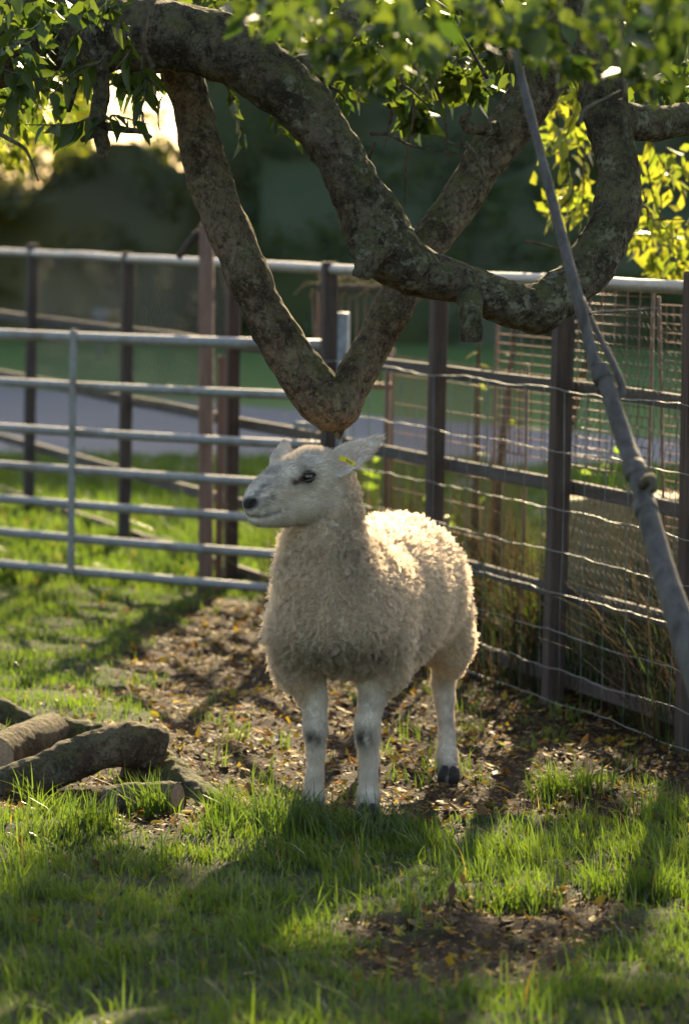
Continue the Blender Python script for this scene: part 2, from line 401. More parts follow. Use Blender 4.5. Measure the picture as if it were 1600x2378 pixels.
parts = [blades(125000, (-1.35, 1.35), (5.2, 8.6), .010, .042, .0022, .0044, d_turf, lush),
         blades(9000, (-1.35, 1.35), (5.2, 8.6), .05, .10, .0026, .0052, d_turf, None),
         blades(120000, (-1.9, 1.9), (8.6, 13.4), .015, .048, .003, .0055, d_turf, lush, 2),
         blades(110000, (-3.0, 3.0), (13.4, 20.5), .04, .10, .008, .018, lambda x, y: inview(x, y, .8) * 1.0, None, 2)]
for (cx, cy_, r, g) in CL:      # tufts growing out of the soil too
    parts.append(blades(int(2300 * r / .1), (cx - r * 1.3, cx + r * 1.3), (cy_ - r * 1.5, cy_ + r * 1.5), .035, .115, .0028, .0056,
                        lambda x, y, cx=cx, cy_=cy_, r=r: np.exp(-(((x - cx) / r) ** 2 + ((y - cy_) / r) ** 2) * 2.2) * .55, None, 3))
for i in range(70):             # stray sprouts on the soil
    q = G(RNG.uniform(0, 1600), RNG.uniform(1600, 1880)); r = .03
    parts.append(blades(14, (q.x - r, q.x + r), (q.y - r, q.y + r), .03, .085, .0025, .005, None, None, 3))
v, f, c = join(parts)
grass = np_mesh('grass', v, f, 'grass', cols=c)
tag(grass, 'short green paddock grass with longer backlit tufts', 'grass', kind='stuff')
# tall rank grass behind the netting
parts = []
for (px, py, r, n) in [(1470, 1600, .28, 2600), (1400, 1530, .22, 1500), (1530, 1640, .2, 1600), (1330, 1490, .25, 900), (1250, 1420, .3, 800), (620, 1330, .35, 900)]:
    q = G(px, py); q.y += .25
    parts.append(blades(n, (q.x - r, q.x + r), (q.y - r, q.y + r), .12, .34, .003, .006, None, None, 3))
v, f, c = join(parts)
tag(np_mesh('tall_grass', v, f, 'grass', cols=c), 'tall rank grass growing up behind the wire netting', 'grass', kind='stuff')

# ------------------------------------------------------------------ leaf litter
LEAFC = np.array([[.42, .30, .03], [.50, .36, .04], [.36, .17, .03], [.20, .11, .05], [.13, .08, .045], [.30, .22, .12], [.40, .33, .2], [.24, .26, .04], [.10, .065, .04]])
def litter(n, s0, s1, up):
    x = RNG.uniform(-1.6, 1.6, n * 3); y = RNG.uniform(5.6, 13, n * 3)
    k_ = (RNG.random(n * 3) < (.06 + soilmask(x, y)) * inview(x, y, .4)); x, y = x[k_][:n], y[k_][:n]; n = len(x)
    s_ = RNG.uniform(s0, s1, n); th = RNG.uniform(0, 6.28, n); tx = RNG.normal(0, .45, n); ty = RNG.normal(0, .45, n); asp = RNG.uniform(.3, .75, n)
    L = np.array([[-1, 0, .15], [-.2, -.5, .0], [1, 0, .25], [-.2, .5, .05]])
    V = np.zeros((n, 4, 3), np.float32); c_, sn = np.cos(th), np.sin(th)
    for i in range(4):
        lx = L[i, 0] * s_; ly = L[i, 1] * s_ * asp * 2; lz = L[i, 2] * s_ + tx * lx * .8 + ty * ly * .8
        V[:, i, 0] = x + c_ * lx - sn * ly; V[:, i, 1] = y + sn * lx + c_ * ly; V[:, i, 2] = lz
    V[:, :, 2] += (gz(x, y) + .003 + np.abs(tx) * s_ * .55)[:, None]
    ci = RNG.choice(len(LEAFC), n, p=[.14, .13, .15, .19, .17, .05, .02, .04, .11]); c = LEAFC[ci] * RNG.uniform(.35, .9, (n, 1))
    return V.reshape(-1, 3), (np.arange(n) * 4)[:, None] + np.arange(4)[None], np.repeat(c, 4, 0)
v, f, c = join([litter(26000, .003, .009, 0), litter(7500, .008, .018, 0)])
tag(np_mesh('leaf_litter', v, f, 'litter', cols=c), 'brown chips and rotted leaf litter strewn over the soil', 'leaf litter', kind='stuff')

def leaf_mesh(name, L, W, curl, fold, col=None, seed=0, mat='leaf'):
    rr = random.Random(seed); n = 6; V = []; Fq = []
    for i in range(n + 1):
        t = i / n; wd = W * .5 * (math.sin(math.pi * min(1, t ** .75 * .97 + .015)) ** .9) * (1 - .25 * t)
        x = L * t; z = -curl * L * t * t + .01 * L * math.sin(9 * t + seed)
        for s_ in (-1, 0, 1):
            V.append((x, s_ * wd, z + abs(s_) * fold * wd + (rr.uniform(-.06, .06) * W if s_ else 0)))
    for i in range(n):
        for j in (0, 1): Fq.append((3 * i + j, 3 * i + j + 1, 3 * i + j + 4, 3 * i + j + 3))
    me = bpy.data.meshes.new(name); me.from_pydata(V, [], Fq); me.polygons.foreach_set('use_smooth', [True] * len(Fq)); me.update()
    me.materials.append(MAT[mat])
    if col is not None:
        a = me.attributes.new('col', 'FLOAT_COLOR', 'POINT'); a.data.foreach_set('color', [*(list(col) + [1])] * len(V))
    return me
FL = []
for i, (nm, ci) in enumerate([('yellow', (.52, .38, .03)), ('yellow', (.44, .34, .05)), ('orange', (.45, .2, .03)), ('tan', (.36, .27, .15)), ('brown', (.19, .10, .045)), ('pale', (.5, .46, .34)), ('green', (.3, .36, .05))]):
    FL.append((nm, leaf_mesh('fallen_leaf', .042, .02, random.uniform(-.2, .45), random.uniform(.2, .7), ci, i, 'fleck')))
FLAB = {'yellow': 'yellow fallen leaf lying on the trodden soil', 'orange': 'rusty orange fallen leaf lying on the trodden soil', 'tan': 'dry tan fallen leaf lying on the trodden soil',
        'brown': 'dark brown curled fallen leaf lying on the trodden soil', 'pale': 'pale bleached fallen leaf lying on the trodden soil', 'green': 'yellowish green fallen leaf lying on the trodden soil'}
cnt = 0
while cnt < 260:
    px, py = random.uniform(0, 1600), random.choice([random.uniform(1480, 1900), random.uniform(1600, 1880), random.uniform(1400, 2250)])
    q = G(px, py)
    if random.random() > soilmask(np.array([q.x]), np.array([q.y]))[0] + .02: continue
    nm, me = random.choices(FL, weights=[5, 4, 4, 3, 3, 2, 2])[0]
    o = bpy.data.objects.new('fallen_leaf', me); COL.objects.link(o)
    sc_ = random.uniform(.55, 1.05); o.scale = (sc_,) * 3
    o.location = (q.x, q.y, float(gz(np.array([q.x]), np.array([q.y]))[0]) + .006)
    o.rotation_euler = (random.gauss(0, .35), random.gauss(0, .3), random.uniform(0, 6.28))
    tag(o, FLAB[nm], 'leaf', nm + ' leaves scattered on the soil'); cnt += 1

# ------------------------------------------------------------------ the tree over the sheep
TB = Vector((-1.75, 8.75, -.05))
tree = thing('orchard_tree', 'gnarled old orchard tree with lichened limbs arching low over the sheep', 'tree', TB)
def limb(name, cps, mat='bark', nz=.10, sides=20, per=10, nsc=11, seed=0, world=False, knots=()):
    if sides > 18: sides, per = 48, per * 3
    pts, rad = spline(cps, per) if world else pxpath([(a, b, c_, w_ * .93) for a, b, c_, w_ in cps], per)
    for i in range(len(pts)):
        q = pts[i] * 6 + Vector((seed, 0, 0)); rad[i] *= 1 + .10 * noise.noise(q) + .05 * noise.noise(q * 3)
        pts[i] = pts[i] + Vector((noise.noise(q * .8 + Vector((5, 1, 2))), noise.noise(q * .8 + Vector((9, 4, 7))), noise.noise(q * .8 + Vector((1, 8, 3))))) * rad[i] * .16
    for (i0, g, wd) in knots:
        for i in range(len(rad)): rad[i] *= 1 + g * math.exp(-((i - i0) / wd) ** 2)
    return MB().tube(pts, rad, sides, True, nz, nsc, 1, seed).build(name, mat, tree)
e0 = P(60, 50, 8.5)
limb('trunk', [(TB.x, TB.y, -.1, .23), (TB.x + .02, TB.y, .25, .175), (TB.x + .1, TB.y - .02, .8, .155), (TB.x + .3, TB.y - .08, 1.35, .15), (TB.x + .62, TB.y - .2, 1.75, .145), (e0.x, e0.y, e0.z, .135)], 'bark', .12, 28, 12, 8, 1, True)
limb('limb', [(20, 50, 8.5, 230), (200, 75, 8.38, 205), (400, 85, 8.25, 175), (540, 120, 8.2, 165), (650, 190, 8.2, 148), (735, 290, 8.2, 140), (800, 400, 8.2, 136), (855, 500, 8.2, 146), (900, 580, 8.2, 152), (985, 628, 8.22, 122), (1090, 664, 8.26, 106), (1180, 706, 8.3, 118), (1260, 712, 8.34, 130), (1340, 650, 8.38, 118), (1400, 565, 8.42, 118), (1432, 470, 8.46, 114), (1432, 370, 8.5, 104), (1405, 260, 8.54, 112), (1390, 120, 8.6, 130), (1380, -60, 8.7, 130), (1330, -300, 8.8, 120), (1300, -600, 8.9, 70)],
     'bark', .13, 26, 10, 12, 2)
limb('limb', [(405, 90, 8.5, 120), (430, 190, 8.52, 105), (465, 330, 8.53, 106), (505, 480, 8.53, 112), (555, 600, 8.52, 110), (610, 710, 8.52, 110), (665, 810, 8.52, 118), (715, 895, 8.52, 128), (772, 945, 8.54, 122), (812, 900, 8.56, 98), (850, 830, 8.58, 92), (900, 740, 8.6, 94), (950, 640, 8.62, 94), (1010, 545, 8.65, 96), (1085, 440, 8.7, 100), (1150, 350, 8.74, 108), (1220, 245, 8.8, 112), (1290, 130, 8.86, 120), (1340, -20, 8.9, 120), (1350, -200, 8.9, 90)],
     'bark_pale', .10, 22, 10, 12, 5)
limb('spur', [(775, 945, 8.54, 70), (782, 985, 8.54, 50), (786, 1012, 8.54, 22), (788, 1020, 8.54, 6)], 'bark_pale', .12, 12, 5, 20, 8)
limb('limb', [(1410, 270, 8.55, 110), (1500, 288, 8.6, 92), (1620, 275, 8.7, 80), (1800, 220, 8.9, 70), (2000, 60, 9.2, 45)], 'bark', .1, 16, 8, 12, 7)
limb('stub', [(1088, 690, 8.22, 72), (1094, 735, 8.14, 60), (1096, 775, 8.12, 56), (1096, 792, 8.12, 52)], 'bark', .1, 14, 5, 16, 3)
limb('stub', [(225, 110, 8.15, 58), (236, 200, 8.12, 42), (232, 290, 8.1, 48), (240, 335, 8.1, 40), (241, 366, 8.1, 27)], 'bark', .3, 20, 4, 24, 4)
limb('stub', [(236, 290, 8.1, 26), (280, 300, 8.05, 20), (330, 306, 8.02, 14), (352, 318, 8.0, 8)], 'bark', .2, 10, 5, 24, 5)
limb('stub', [(232, 300, 8.1, 24), (205, 318, 8.06, 18), (190, 326, 8.05, 10)], 'bark', .2, 10, 5, 24, 6)
limb('stub', [(175, 110, 8.2, 36), (172, 180, 8.18, 28), (165, 230, 8.16, 22), (160, 260, 8.15, 12)], 'bark', .14, 10, 5, 18, 6)
limb('stub', [(868, 560, 8.14, 110), (852, 606, 8.10, 78), (843, 632, 8.09, 58), (838, 646, 8.09, 40)], 'bark', .38, 20, 4, 26, 9)
limb('stub', [(1150, 300, 8.66, 40), (1095, 300, 8.6, 30), (1075, 280, 8.58, 22), (1090, 262, 8.56, 14)], 'bark', .2, 10, 5, 20, 10)
limb('limb', [(700, 180, 8.3, 80), (800, 60, 8.6, 70), (900, -120, 9.0, 60), (1000, -400, 9.6, 45), (1040, -700, 10.2, 25)], 'bark', .1, 14, 8, 12, 11)
limb('limb', [(1380, 60, 8.65, 90), (1250, -150, 9.2, 70), (1000, -420, 10, 55), (760, -620, 11, 35), (600, -700, 11.8, 15)], 'bark', .1, 14, 8, 12, 12)
limb('limb', [(200, 30, 8.4, 110), (120, -200, 8.8, 85), (150, -480, 9.6, 60), (330, -700, 10.6, 40), (500, -800, 11.4, 18)], 'bark', .1, 14, 8, 12, 13)

LEAFM = [leaf_mesh('leaf', 1, .46, .25, .35, None, 1), leaf_mesh('leaf', 1, .40, .4, .2, None, 2), leaf_mesh('leaf', 1, .52, .1, .5, None, 3), leaf_mesh('leaf', 1, .44, -.1, .3, None, 4)]
LEAFY = [leaf_mesh('leaf', 1, .48, .25, .35, None, 5, 'leaf_yellow_lit'), leaf_mesh('leaf', 1, .44, .3, .25, None, 6, 'leaf_yellow_lit')]
nleaf = [0]
def frame(d, roll):
    x = Vector(d).normalized(); r = Vector((0, 0, 1)) if abs(x.z) < .95 else Vector((1, 0, 0))
    y = r.cross(x).normalized(); z = x.cross(y)
    y2 = y * math.cos(roll) + z * math.sin(roll); z2 = x.cross(y2)
    return Matrix((x, y2, z2)).transposed()
def put_leaf(pos, d, size, meshes=LEAFM, parent=None):
    parent = parent or tree
    o = bpy.data.objects.new('leaf', random.choice(meshes)); COL.objects.link(o); o.parent = parent
    m = frame(d, random.gauss(0, .9)).to_4x4(); o.matrix_local = Matrix.Translation(Vector(pos) - Vector(parent.location)) @ m @ Matrix.Scale(size, 4)
    nleaf[0] += 1
def twig(a, b, nl, size, sag=.03, rad=.004, meshes=LEAFM, mat='twig', droop=.8, parent=None, start=.25):
    a, b = Vector(a), Vector(b); mid = a.lerp(b, .5) + Vector((random.uniform(-1, 1), random.uniform(-1, 1), random.uniform(-.5, 1))) * sag
    q1 = a.lerp(mid, .5) + Vector((random.gauss(0, 1), random.gauss(0, 1), random.gauss(0, 1))) * sag * .3
    pts, rr = spline([(*a, rad), (*q1, rad * .85), (*mid, rad * .65), (*b, rad * .3)], 5)
    MB().tube(pts, rr, 6, True, .15, 60).build('twig', mat, parent or tree)
    for i in range(nl):
        t = start + (1 - start) * (i + random.uniform(0, .8)) / nl
        p = pts[min(int(t * (len(pts) - 1)), len(pts) - 1)]
        ax = (b - a).normalized(); side = ax.cross(Vector((0, 0, 1))); side = side.normalized() if side.length > .1 else Vector((1, 0, 0))
        d = ax * random.uniform(.1, .7) + side * random.choice((-1, 1)) * random.uniform(.2, 1) + Vector((random.gauss(0, .3), random.gauss(0, .3), -droop * random.uniform(.3, 1.4)))
        put_leaf(p, d, size * random.uniform(.65, 1.2), meshes, parent)
def ptwig(x0, y0, x1, y1, d0, d1, nl, size, **kw): twig(P(x0, y0, d0), P(x1, y1, d1), nl, size, **kw)
# in-focus sprays on the left, in silhouette
for a in [(330, 130, 320, 300, 8.1, 8.05, 9, .075), (360, 150, 385, 240, 8.15, 8.1, 6, .07), (240, 270, 60, 290, 8.1, 7.95, 9, .075), (230, 250, 350, 290, 8.1, 8.0, 7, .065),
          (250, 120, 110, 230, 8.1, 7.9, 8, .08), (60, 60, -20, 320, 8.2, 8.1, 8, .07), (120, 60, 60, 200, 8.3, 8.3, 8, .07), (30, -20, 40, 120, 8.1, 8.0, 6, .075), (200, 60, 150, 170, 8.0, 8.0, 6, .08), (0, 150, 120, 190, 8.2, 8.1, 6, .075), (300, 60, 270, 160, 8.0, 7.95, 5, .08), (-20, 40, 90, 60, 8.0, 8.0, 5, .08), (150, -10, 100, 100, 8.2, 8.2, 6, .07)]:
    ptwig(*a)
for a in [(520, 170, 570, 330, 8.6, 8.6, 8, .07), (600, 190, 640, 310, 8.55, 8.5, 7, .07), (650, 230, 715, 335, 8.5, 8.45, 5, .065), (700, 150, 780, 200, 8.4, 8.5, 5, .055), (760, 200, 810, 260, 8.5, 8.6, 6, .05),
          (900, 60, 960, 240, 8.7, 8.7, 6, .06), (1060, 60, 1090, 200, 8.7, 8.7, 5, .065), (1130, 90, 1200, 230, 8.5, 8.5, 5, .05), (980, 120, 1020, 260, 8.8, 8.9, 5, .055)]:
    ptwig(*a)
# near, out of focus, hanging from above
for a in [(1420, -120, 1450, 130, 5.3, 5.25, 6, .075), (1500, -150, 1540, 90, 5.4, 5.4, 5, .075), (1330, -150, 1310, 70, 5.6, 5.6, 5, .07), (1560, -60, 1590, 200, 5.6, 5.7, 5, .07),
          (690, -160, 740, 20, 5.4, 5.4, 5, .07), (850, -160, 900, 60, 5.6, 5.7, 6, .07), (990, -140, 1010, 90, 5.8, 5.8, 6, .07), (1120, -140, 1140, 40, 5.6, 5.6, 5, .07), (1200, -120, 1230, 60, 6, 6, 5, .07), (780, -120, 800, 70, 6.2, 6.2, 5, .07), (20, -160, 60, -20, 6, 6, 4, .07)]:
    ptwig(*a, rad=.003)
# leaves beyond the limbs on the right, sunlit yellow in their colour
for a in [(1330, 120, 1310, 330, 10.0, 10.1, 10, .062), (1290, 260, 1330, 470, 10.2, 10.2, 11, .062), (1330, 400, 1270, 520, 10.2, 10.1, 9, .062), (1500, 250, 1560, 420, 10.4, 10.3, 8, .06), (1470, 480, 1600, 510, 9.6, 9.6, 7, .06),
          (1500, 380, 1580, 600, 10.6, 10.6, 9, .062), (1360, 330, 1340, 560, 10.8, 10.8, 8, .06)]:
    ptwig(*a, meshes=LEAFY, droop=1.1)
# bare dead twigs
for a in [(960, 230, 940, 480, 9.2, 9.2), (1000, 180, 1040, 380, 8.9, 8.9), (860, 310, 1090, 360, 9.0, 8.8), (1090, 250, 1070, 420, 8.5, 8.5), (1040, 330, 1120, 400, 8.6, 8.5), (930, 170, 1010, 260, 8.5, 8.5), (300, 20, 280, 110, 6.2, 6.2), (340, 0, 360, 170, 6.3, 6.3),
          (0, 310, 90, 420, 8.0, 7.9), (1440, 230, 1500, 470, 7.0, 7.0), (1220, 560, 1330, 590, 9.6, 9.4), (1130, 180, 1060, 60, 8.3, 8.2), (870, 30, 1010, 240, 6.4, 6.6), (1340, 290, 1440, 210, 6.8, 6.9), (1080, 330, 1130, 470, 8.5, 8.45), (870, 330, 830, 470, 9.1, 9.1), (900, 240, 890, 360, 9.3, 9.3)]:
    twig(P(a[0], a[1], a[4]), P(a[2], a[3], a[5]), 0, .05, sag=.02, rad=.0055)

# crown: leaves above and behind, with unseen clumps added for shade (one uncountable mass)
def leaf_cloud(name, centers, per, size, mat, parent, origin, spread_pow=.5):
    n = len(centers) * per; C_ = np.repeat(np.array([c[:3] for c in centers]), per, 0); R_ = np.repeat(np.array([c[3] for c in centers]), per)
    d = RNG.normal(0, 1, (n, 3)); d /= np.linalg.norm(d, axis=1)[:, None]
    p = C_ + d * (R_ * RNG.random(n) ** spread_pow)[:, None] * np.array([1, 1, .7])
    ax = RNG.normal(0, 1, (n, 3)) + np.array([0, 0, -.7]); ax /= np.linalg.norm(ax, axis=1)[:, None]
    up = RNG.normal(0, 1, (n, 3)); sd = np.cross(ax, up); sd /= np.linalg.norm(sd, axis=1)[:, None]; nn = np.cross(ax, sd)
    s_ = size * RNG.uniform(.6, 1.25, n)
    prof = [(0, 0, 0), (.35, -.24, .06), (.4, 0, -.02), (.35, .24, .06), (1, 0, -.12)]
    V = np.stack([p + (ax * q[0] + sd * q[1] + nn * q[2]) * s_[:, None] for q in prof], 1)
    fq = np.array([[0, 1, 2, 2], [0, 2, 3, 3], [1, 4, 2, 2], [2, 4, 3, 3]])[:, :3]
    Fc = ((np.arange(n) * 5)[:, None, None] + fq[None]).reshape(-1, 3)
    o = np_mesh(name, V.reshape(-1, 3), Fc, mat, parent, vals=np.repeat(RNG.random(n), 5), origin=origin)
    o['kind'] = 'stuff'; return o
cen = []
LIT = [(760, 1790, 400, 95), (180, 1460, 280, 100), (1180, 1975, 190, 70), (250, 1915, 300, 40), (1210, 2110, 110, 55), (555, 2090, 50, 70), (1480, 2080, 90, 60), (1330, 1840, 130, 45)]
LITG = [ell(*e) for e in LIT]
def blocks(c, r):
    d = c - Vector((.12, 8.62, .58)); d = d - SUN_DIR * d.dot(SUN_DIR)
    if d.length < r * .6 + .2: return True
    g_ = c - SUN_DIR * (c.z / SUN_DIR.z)
    return any(((g_.x - a) / (c_ + r * .8)) ** 2 + ((g_.y - b) / (d_ + r * .8)) ** 2 < 1 for a, b, c_, d_ in LITG)
def clus(n, xr, yr, zr, rr):
    k_ = 0
    for i in range(n * 30):
        c_ = (random.uniform(*xr), random.uniform(*yr), random.uniform(*zr)); r_ = random.uniform(*rr)
        if not blocks(Vector(c_), r_): cen.append((*c_, r_)); k_ += 1
        if k_ == n: break
def clus2(n, xr, yr, off, rr):          # heights measured from the sun ray that grazes the sheep's back
    for i in range(n):
        y = random.uniform(*yr); cen.append((random.uniform(*xr), y, max(2.2, .7 + .466 * (y - 8.5) + random.uniform(*off)), random.uniform(*rr)))
SPARE = [(1180, 1975, 200, 75), (1210, 2110, 130, 60), (555, 2090, 55, 75), (250, 1915, 300, 45), (1480, 2080, 90, 70), (1150, 2290, 120, 40), (120, 2110, 40, 40), (900, 2060, 40, 30), (330, 2200, 40, 30), (700, 2250, 40, 30)]
def shade_patch(n, xr, yr, rr):          # unseen leaf clumps, added so their shade falls on this stretch of ground
    k_ = 0
    while k_ < n:
        px, py = random.uniform(*xr), random.uniform(*yr)
        if any(((px - a) / c_) ** 2 + ((py - b) / d_) ** 2 < 1 for a, b, c_, d_ in SPARE): continue
        q = G(px, py) + SUN_DIR * (random.uniform(2.35, 3.3) / SUN_DIR.z); r_ = random.uniform(*rr)
        if not blocks(q, r_): cen.append((q.x, q.y, q.z, r_))
        k_ += 1
shade_patch(34, (-60, 660), (1975, 2420), (.10, .19))
shade_patch(20, (620, 1020), (2080, 2420), (.10, .2))
shade_patch(16, (1000, 1660), (1900, 2420), (.10, .18))
clus(26, (-.3, 2.1), (8.6, 10.4), (2.7, 3.4), (.22, .36))  # unseen clumps overhead, added to keep the top foliage in shade
clus(14, (-1.5, .2), (9.0, 10.4), (2.75, 3.4), (.2, .34))
clus(34, (-.8, 2.0), (6.6, 8.6), (2.5, 3.3), (.22, .38))  # added out of view to shade the blurred near leaves
clus(8, (.2, 1.8), (8.0, 9.5), (2.2, 2.8), (.15, .3))
clus(9, (-2.2, 0.1), (7.3, 9.5), (2.2, 2.9), (.15, .3))
for (px, py, d, r) in [(60, 60, 9.2, .14), (160, 130, 9.3, .12), (60, 230, 9.3, .11), (280, 60, 9.4, .12), (320, 180, 9.3, .07), (620, 60, 9.2, .15), (760, 60, 9.3, .15), (900, 40, 9.2, .16), (1010, 90, 9.3, .13), (1120, 40, 9.3, .15), (1080, 190, 9.4, .07), (840, 150, 9.2, .10), (680, 20, 8.8, .15), (950, 150, 9.5, .10), (1190, 120, 9.2, .08),
                       (1220, 60, 9.3, .14), (1340, 40, 9.2, .15), (1480, 60, 9.2, .16), (1560, 200, 9.2, .11), (1280, 150, 9.4, .08), (480, 40, 9.2, .10), (960, 260, 9.6, .05)]:
    q = P(px, py, d); cen.append((q.x, q.y, q.z, r))
leaf_cloud('crown', cen, 85, .07, 'leaf', tree, TB)
cen = []
for (px, py, d, r) in [(1310, 330, 11.0, .12), (1320, 460, 11.0, .12), (1290, 220, 11, .1), (1540, 400, 11, .12), (1500, 540, 11.2, .1), (1590, 520, 11.2, .12), (1560, 620, 11.2, .08), (30, 120, 12.5, .16), (110, 260, 12.5, .12), (20, 240, 12.5, .15), (60, 320, 13, .10), (140, 190, 12, .10), (20, 360, 13, .08), (250, 150, 12.5, .09), (190, 60, 12.5, .14)]:
    q = P(px, py, d); cen.append((q.x, q.y, q.z, r))
leaf_cloud('crown', cen, 45, .065, 'leaf_yellow_lit', tree, TB)
cen = []
for (px, py, d, r) in [(40, 20, 7.9, .10), (140, 40, 7.8, .09), (60, 130, 7.9, .08), (250, 20, 7.8, .06), (620, -1, 5.70, 0.078), (720, 17, 5.46, 0.078), (820, 44, 5.58, 0.078), (920, 26, 5.34, 0.094), (1000, 89, 5.82, 0.078), (1080, 35, 5.46, 0.094), (1170, 62, 5.58, 0.086), (1250, 26, 5.70, 0.094), (1330, 44, 5.34, 0.086), (1430, 53, 5.58, 0.094), (1530, 44, 5.46, 0.094), (1580, 134, 5.70, 0.078), (1480, 161, 5.82, 0.055), (900, 125, 6.06, 0.062), (1120, 161, 6.18, 0.047), (1300, 125, 6.06, 0.055), (760, 107, 6.18, 0.047)]:
    q = P(px, py, d); cen.append((q.x, q.y, q.z, r))
leaf_cloud('crown', [c_ for i, c_ in enumerate(cen) if i < 4 or i % 3], 30, .06, 'leaf', tree, TB)

# ------------------------------------------------------------------ grey dead bough leaning in front of the fence
def nearer(c): return [(x, y, d * .9, w_ * .86) for x, y, d, w_ in c]
pts, rad = pxpath(nearer([(1392, 850, 7.35, 40), (1405, 885, 7.33, 44), (1425, 950, 7.28, 46), (1452, 1030, 7.22, 50), (1476, 1092, 7.15, 54), (1500, 1180, 7.1, 58), (1535, 1310, 7.0, 66), (1580, 1450, 6.9, 76), (1640, 1630, 6.8, 86), (1720, 1860, 6.65, 94), (1830, 2150, 6.5, 100), (1935, 2420, 6.45, 100)]), 8)
bb = Vector(pts[-1]); bb.z = 0
bough = thing('leaning_pole', 'weathered grey jointed pole leaning up past the wire fence into the tree', 'pole', bb)
MB().tube(pts, rad, 20, True, .05, 9, 1, 3).build('lower_shaft', 'deadwood', bough)
pts, rad = pxpath(nearer([(1180, 0, 7.8, 18), (1192, 90, 7.75, 20), (1215, 200, 7.7, 23), (1250, 340, 7.62, 25), (1288, 490, 7.55, 28), (1325, 630, 7.45, 30), (1358, 760, 7.4, 34), (1380, 850, 7.36, 36), (1398, 910, 7.34, 26)]), 8)
MB().tube(pts, rad, 14, True, .12, 16, 1, 3).build('upper_shaft', 'deadwood', bough)
pts, rad = pxpath(nearer([(1350, 690, 7.5, 14), (1385, 770, 7.42, 16), (1425, 850, 7.36, 20), (1444, 905, 7.33, 24), (1432, 925, 7.32, 20)]), 6)
MB().tube(pts, rad, 10, True, .1, 20).build('side_stem', 'deadwood', bough)
for (a_, b_) in (((1470, 1080, 7.16, 64), (1480, 1106, 7.14, 66)), ((1494, 1168, 7.11, 66), (1502, 1190, 7.09, 68)), ((1390, 858, 7.35, 50), (1402, 884, 7.33, 52))):
    pts, rad = pxpath(nearer([a_, b_]), 3); MB().tube(pts, rad, 16, True, .08, 20).build('collar', 'deadwood', bough)
pts, rad = pxpath(nearer([(1492, 1125, 7.10, 30), (1512, 1112, 7.03, 32), (1516, 1140, 7.0, 20)]), 5)
MB().tube(pts, rad, 10, True, .2, 20).build('knot', 'twig', bough)
pts, rad = pxpath(nearer([(1362, 728, 7.45, 9), (1450, 722, 7.45, 8), (1530, 716, 7.45, 5)]), 5)
MB().tube(pts, rad, 6, True, .1, 20).build('twig', 'deadwood', bough)

# ------------------------------------------------------------------ logs
def log(name, label, cps, mat, nz=.08, ends=True, sides=40, extra=None):
    nz *= 1.3; pts, rad = pxpath(cps, 22); base = Vector(pts[0].lerp(pts[-1], .5)); base.z = 0
    t = thing(name, label, 'log', base, 'cut logs heaped on the grass')
    MB().tube(pts, rad, sides, False, nz, 9, 1, cps[0][0] * .01).build('bark', mat, t)
    if ends:
        for p, q, r in ((pts[0], pts[1], rad[0]), (pts[-1], pts[-2], rad[-1])):
            d = (p - q).normalized(); MB().tube([p - d * .012, p - d * .004, p - d * .003], [r * .9, r * .97, r * .93], sides, True, nz, 9, 1, cps[0][0] * .01).build('cut_end', 'cutwood', t)
    return t
log('log', 'long grey brown log propped across the heap, its thick end raised', [(-160, 1880, 8.5, 96), (-40, 1842, 8.55, 98), (70, 1806, 8.6, 94), (160, 1770, 8.65, 98), (240, 1740, 8.68, 102), (305, 1728, 8.7, 108), (345, 1732, 8.72, 110), (372, 1742, 8.73, 104)], 'log', .12, True, 40)
log('log', 'short round cut log with bark lying on the mossy ones', [(-10, 1758, 8.85, 98), (30, 1738, 8.95, 98), (75, 1718, 9.06, 96), (122, 1700, 9.18, 92)], 'log', .04)
log('log', 'thin bark covered log with sunlit top behind the short round one', [(-90, 1625, 9.5, 56), (-20, 1642, 9.45, 56), (50, 1672, 9.4, 54), (100, 1695, 9.35, 44)], 'log_moss', .12)
log('log', 'mossy split log lying behind the long bent log', [(120, 1690, 9.25, 70), (180, 1712, 9.2, 92), (260, 1735, 9.15, 90), (330, 1755, 9.1, 70), (362, 1750, 9.1, 40)], 'log_moss', .2)
log('log', 'small dark cut log on the ground beneath the bent log', [(250, 1862, 8.38, 78), (310, 1858, 8.36, 86), (370, 1858, 8.34, 88), (415, 1860, 8.32, 86)], 'log', .08)
log('log', 'low dark log end half sunk among grass beside the small cut log', [(330, 1775, 8.82, 120), (385, 1805, 8.75, 112), (440, 1838, 8.64, 84), (500, 1868, 8.5, 62), (550, 1890, 8.42, 36)], 'log_moss', .2)

# ------------------------------------------------------------------ metal field gate
GB = Vector((-.02, 12.35, 0)); GT = Vector((-1.31, 1.0, 0)).normalized()
gate = thing('field_gate', 'galvanised seven bar tubular metal field gate', 'gate', GB)
for h in (.99, .807, .63, .485, .354, .225, .10):
    n = 14; pts = [GB + GT * (3.0 * i / n) + Vector((0, 0, h - .012 * math.sin(math.pi * i / n))) for i in range(n + 1)]
    MB().tube(pts, .0215 if h > .95 else .017, 12).build('bar', 'galv', gate)
for s_, top, r in ((0, 1.11, .027), (3.0, 1.05, .024)):
    MB().tube([GB + GT * s_ + Vector((0, 0, z)) for z in (0, .5, top - .004, top)], [r, r, r, r * .8], 14).build('stile', 'galv', gate)
MB().box(GB + GT * .10 + Vector((0, -.03, .70)), GT * .11, Vector((-GT.y, GT.x, 0)) * .006, Vector((0, 0, .012))).build('latch', 'galv', gate, False, bevel=.002)
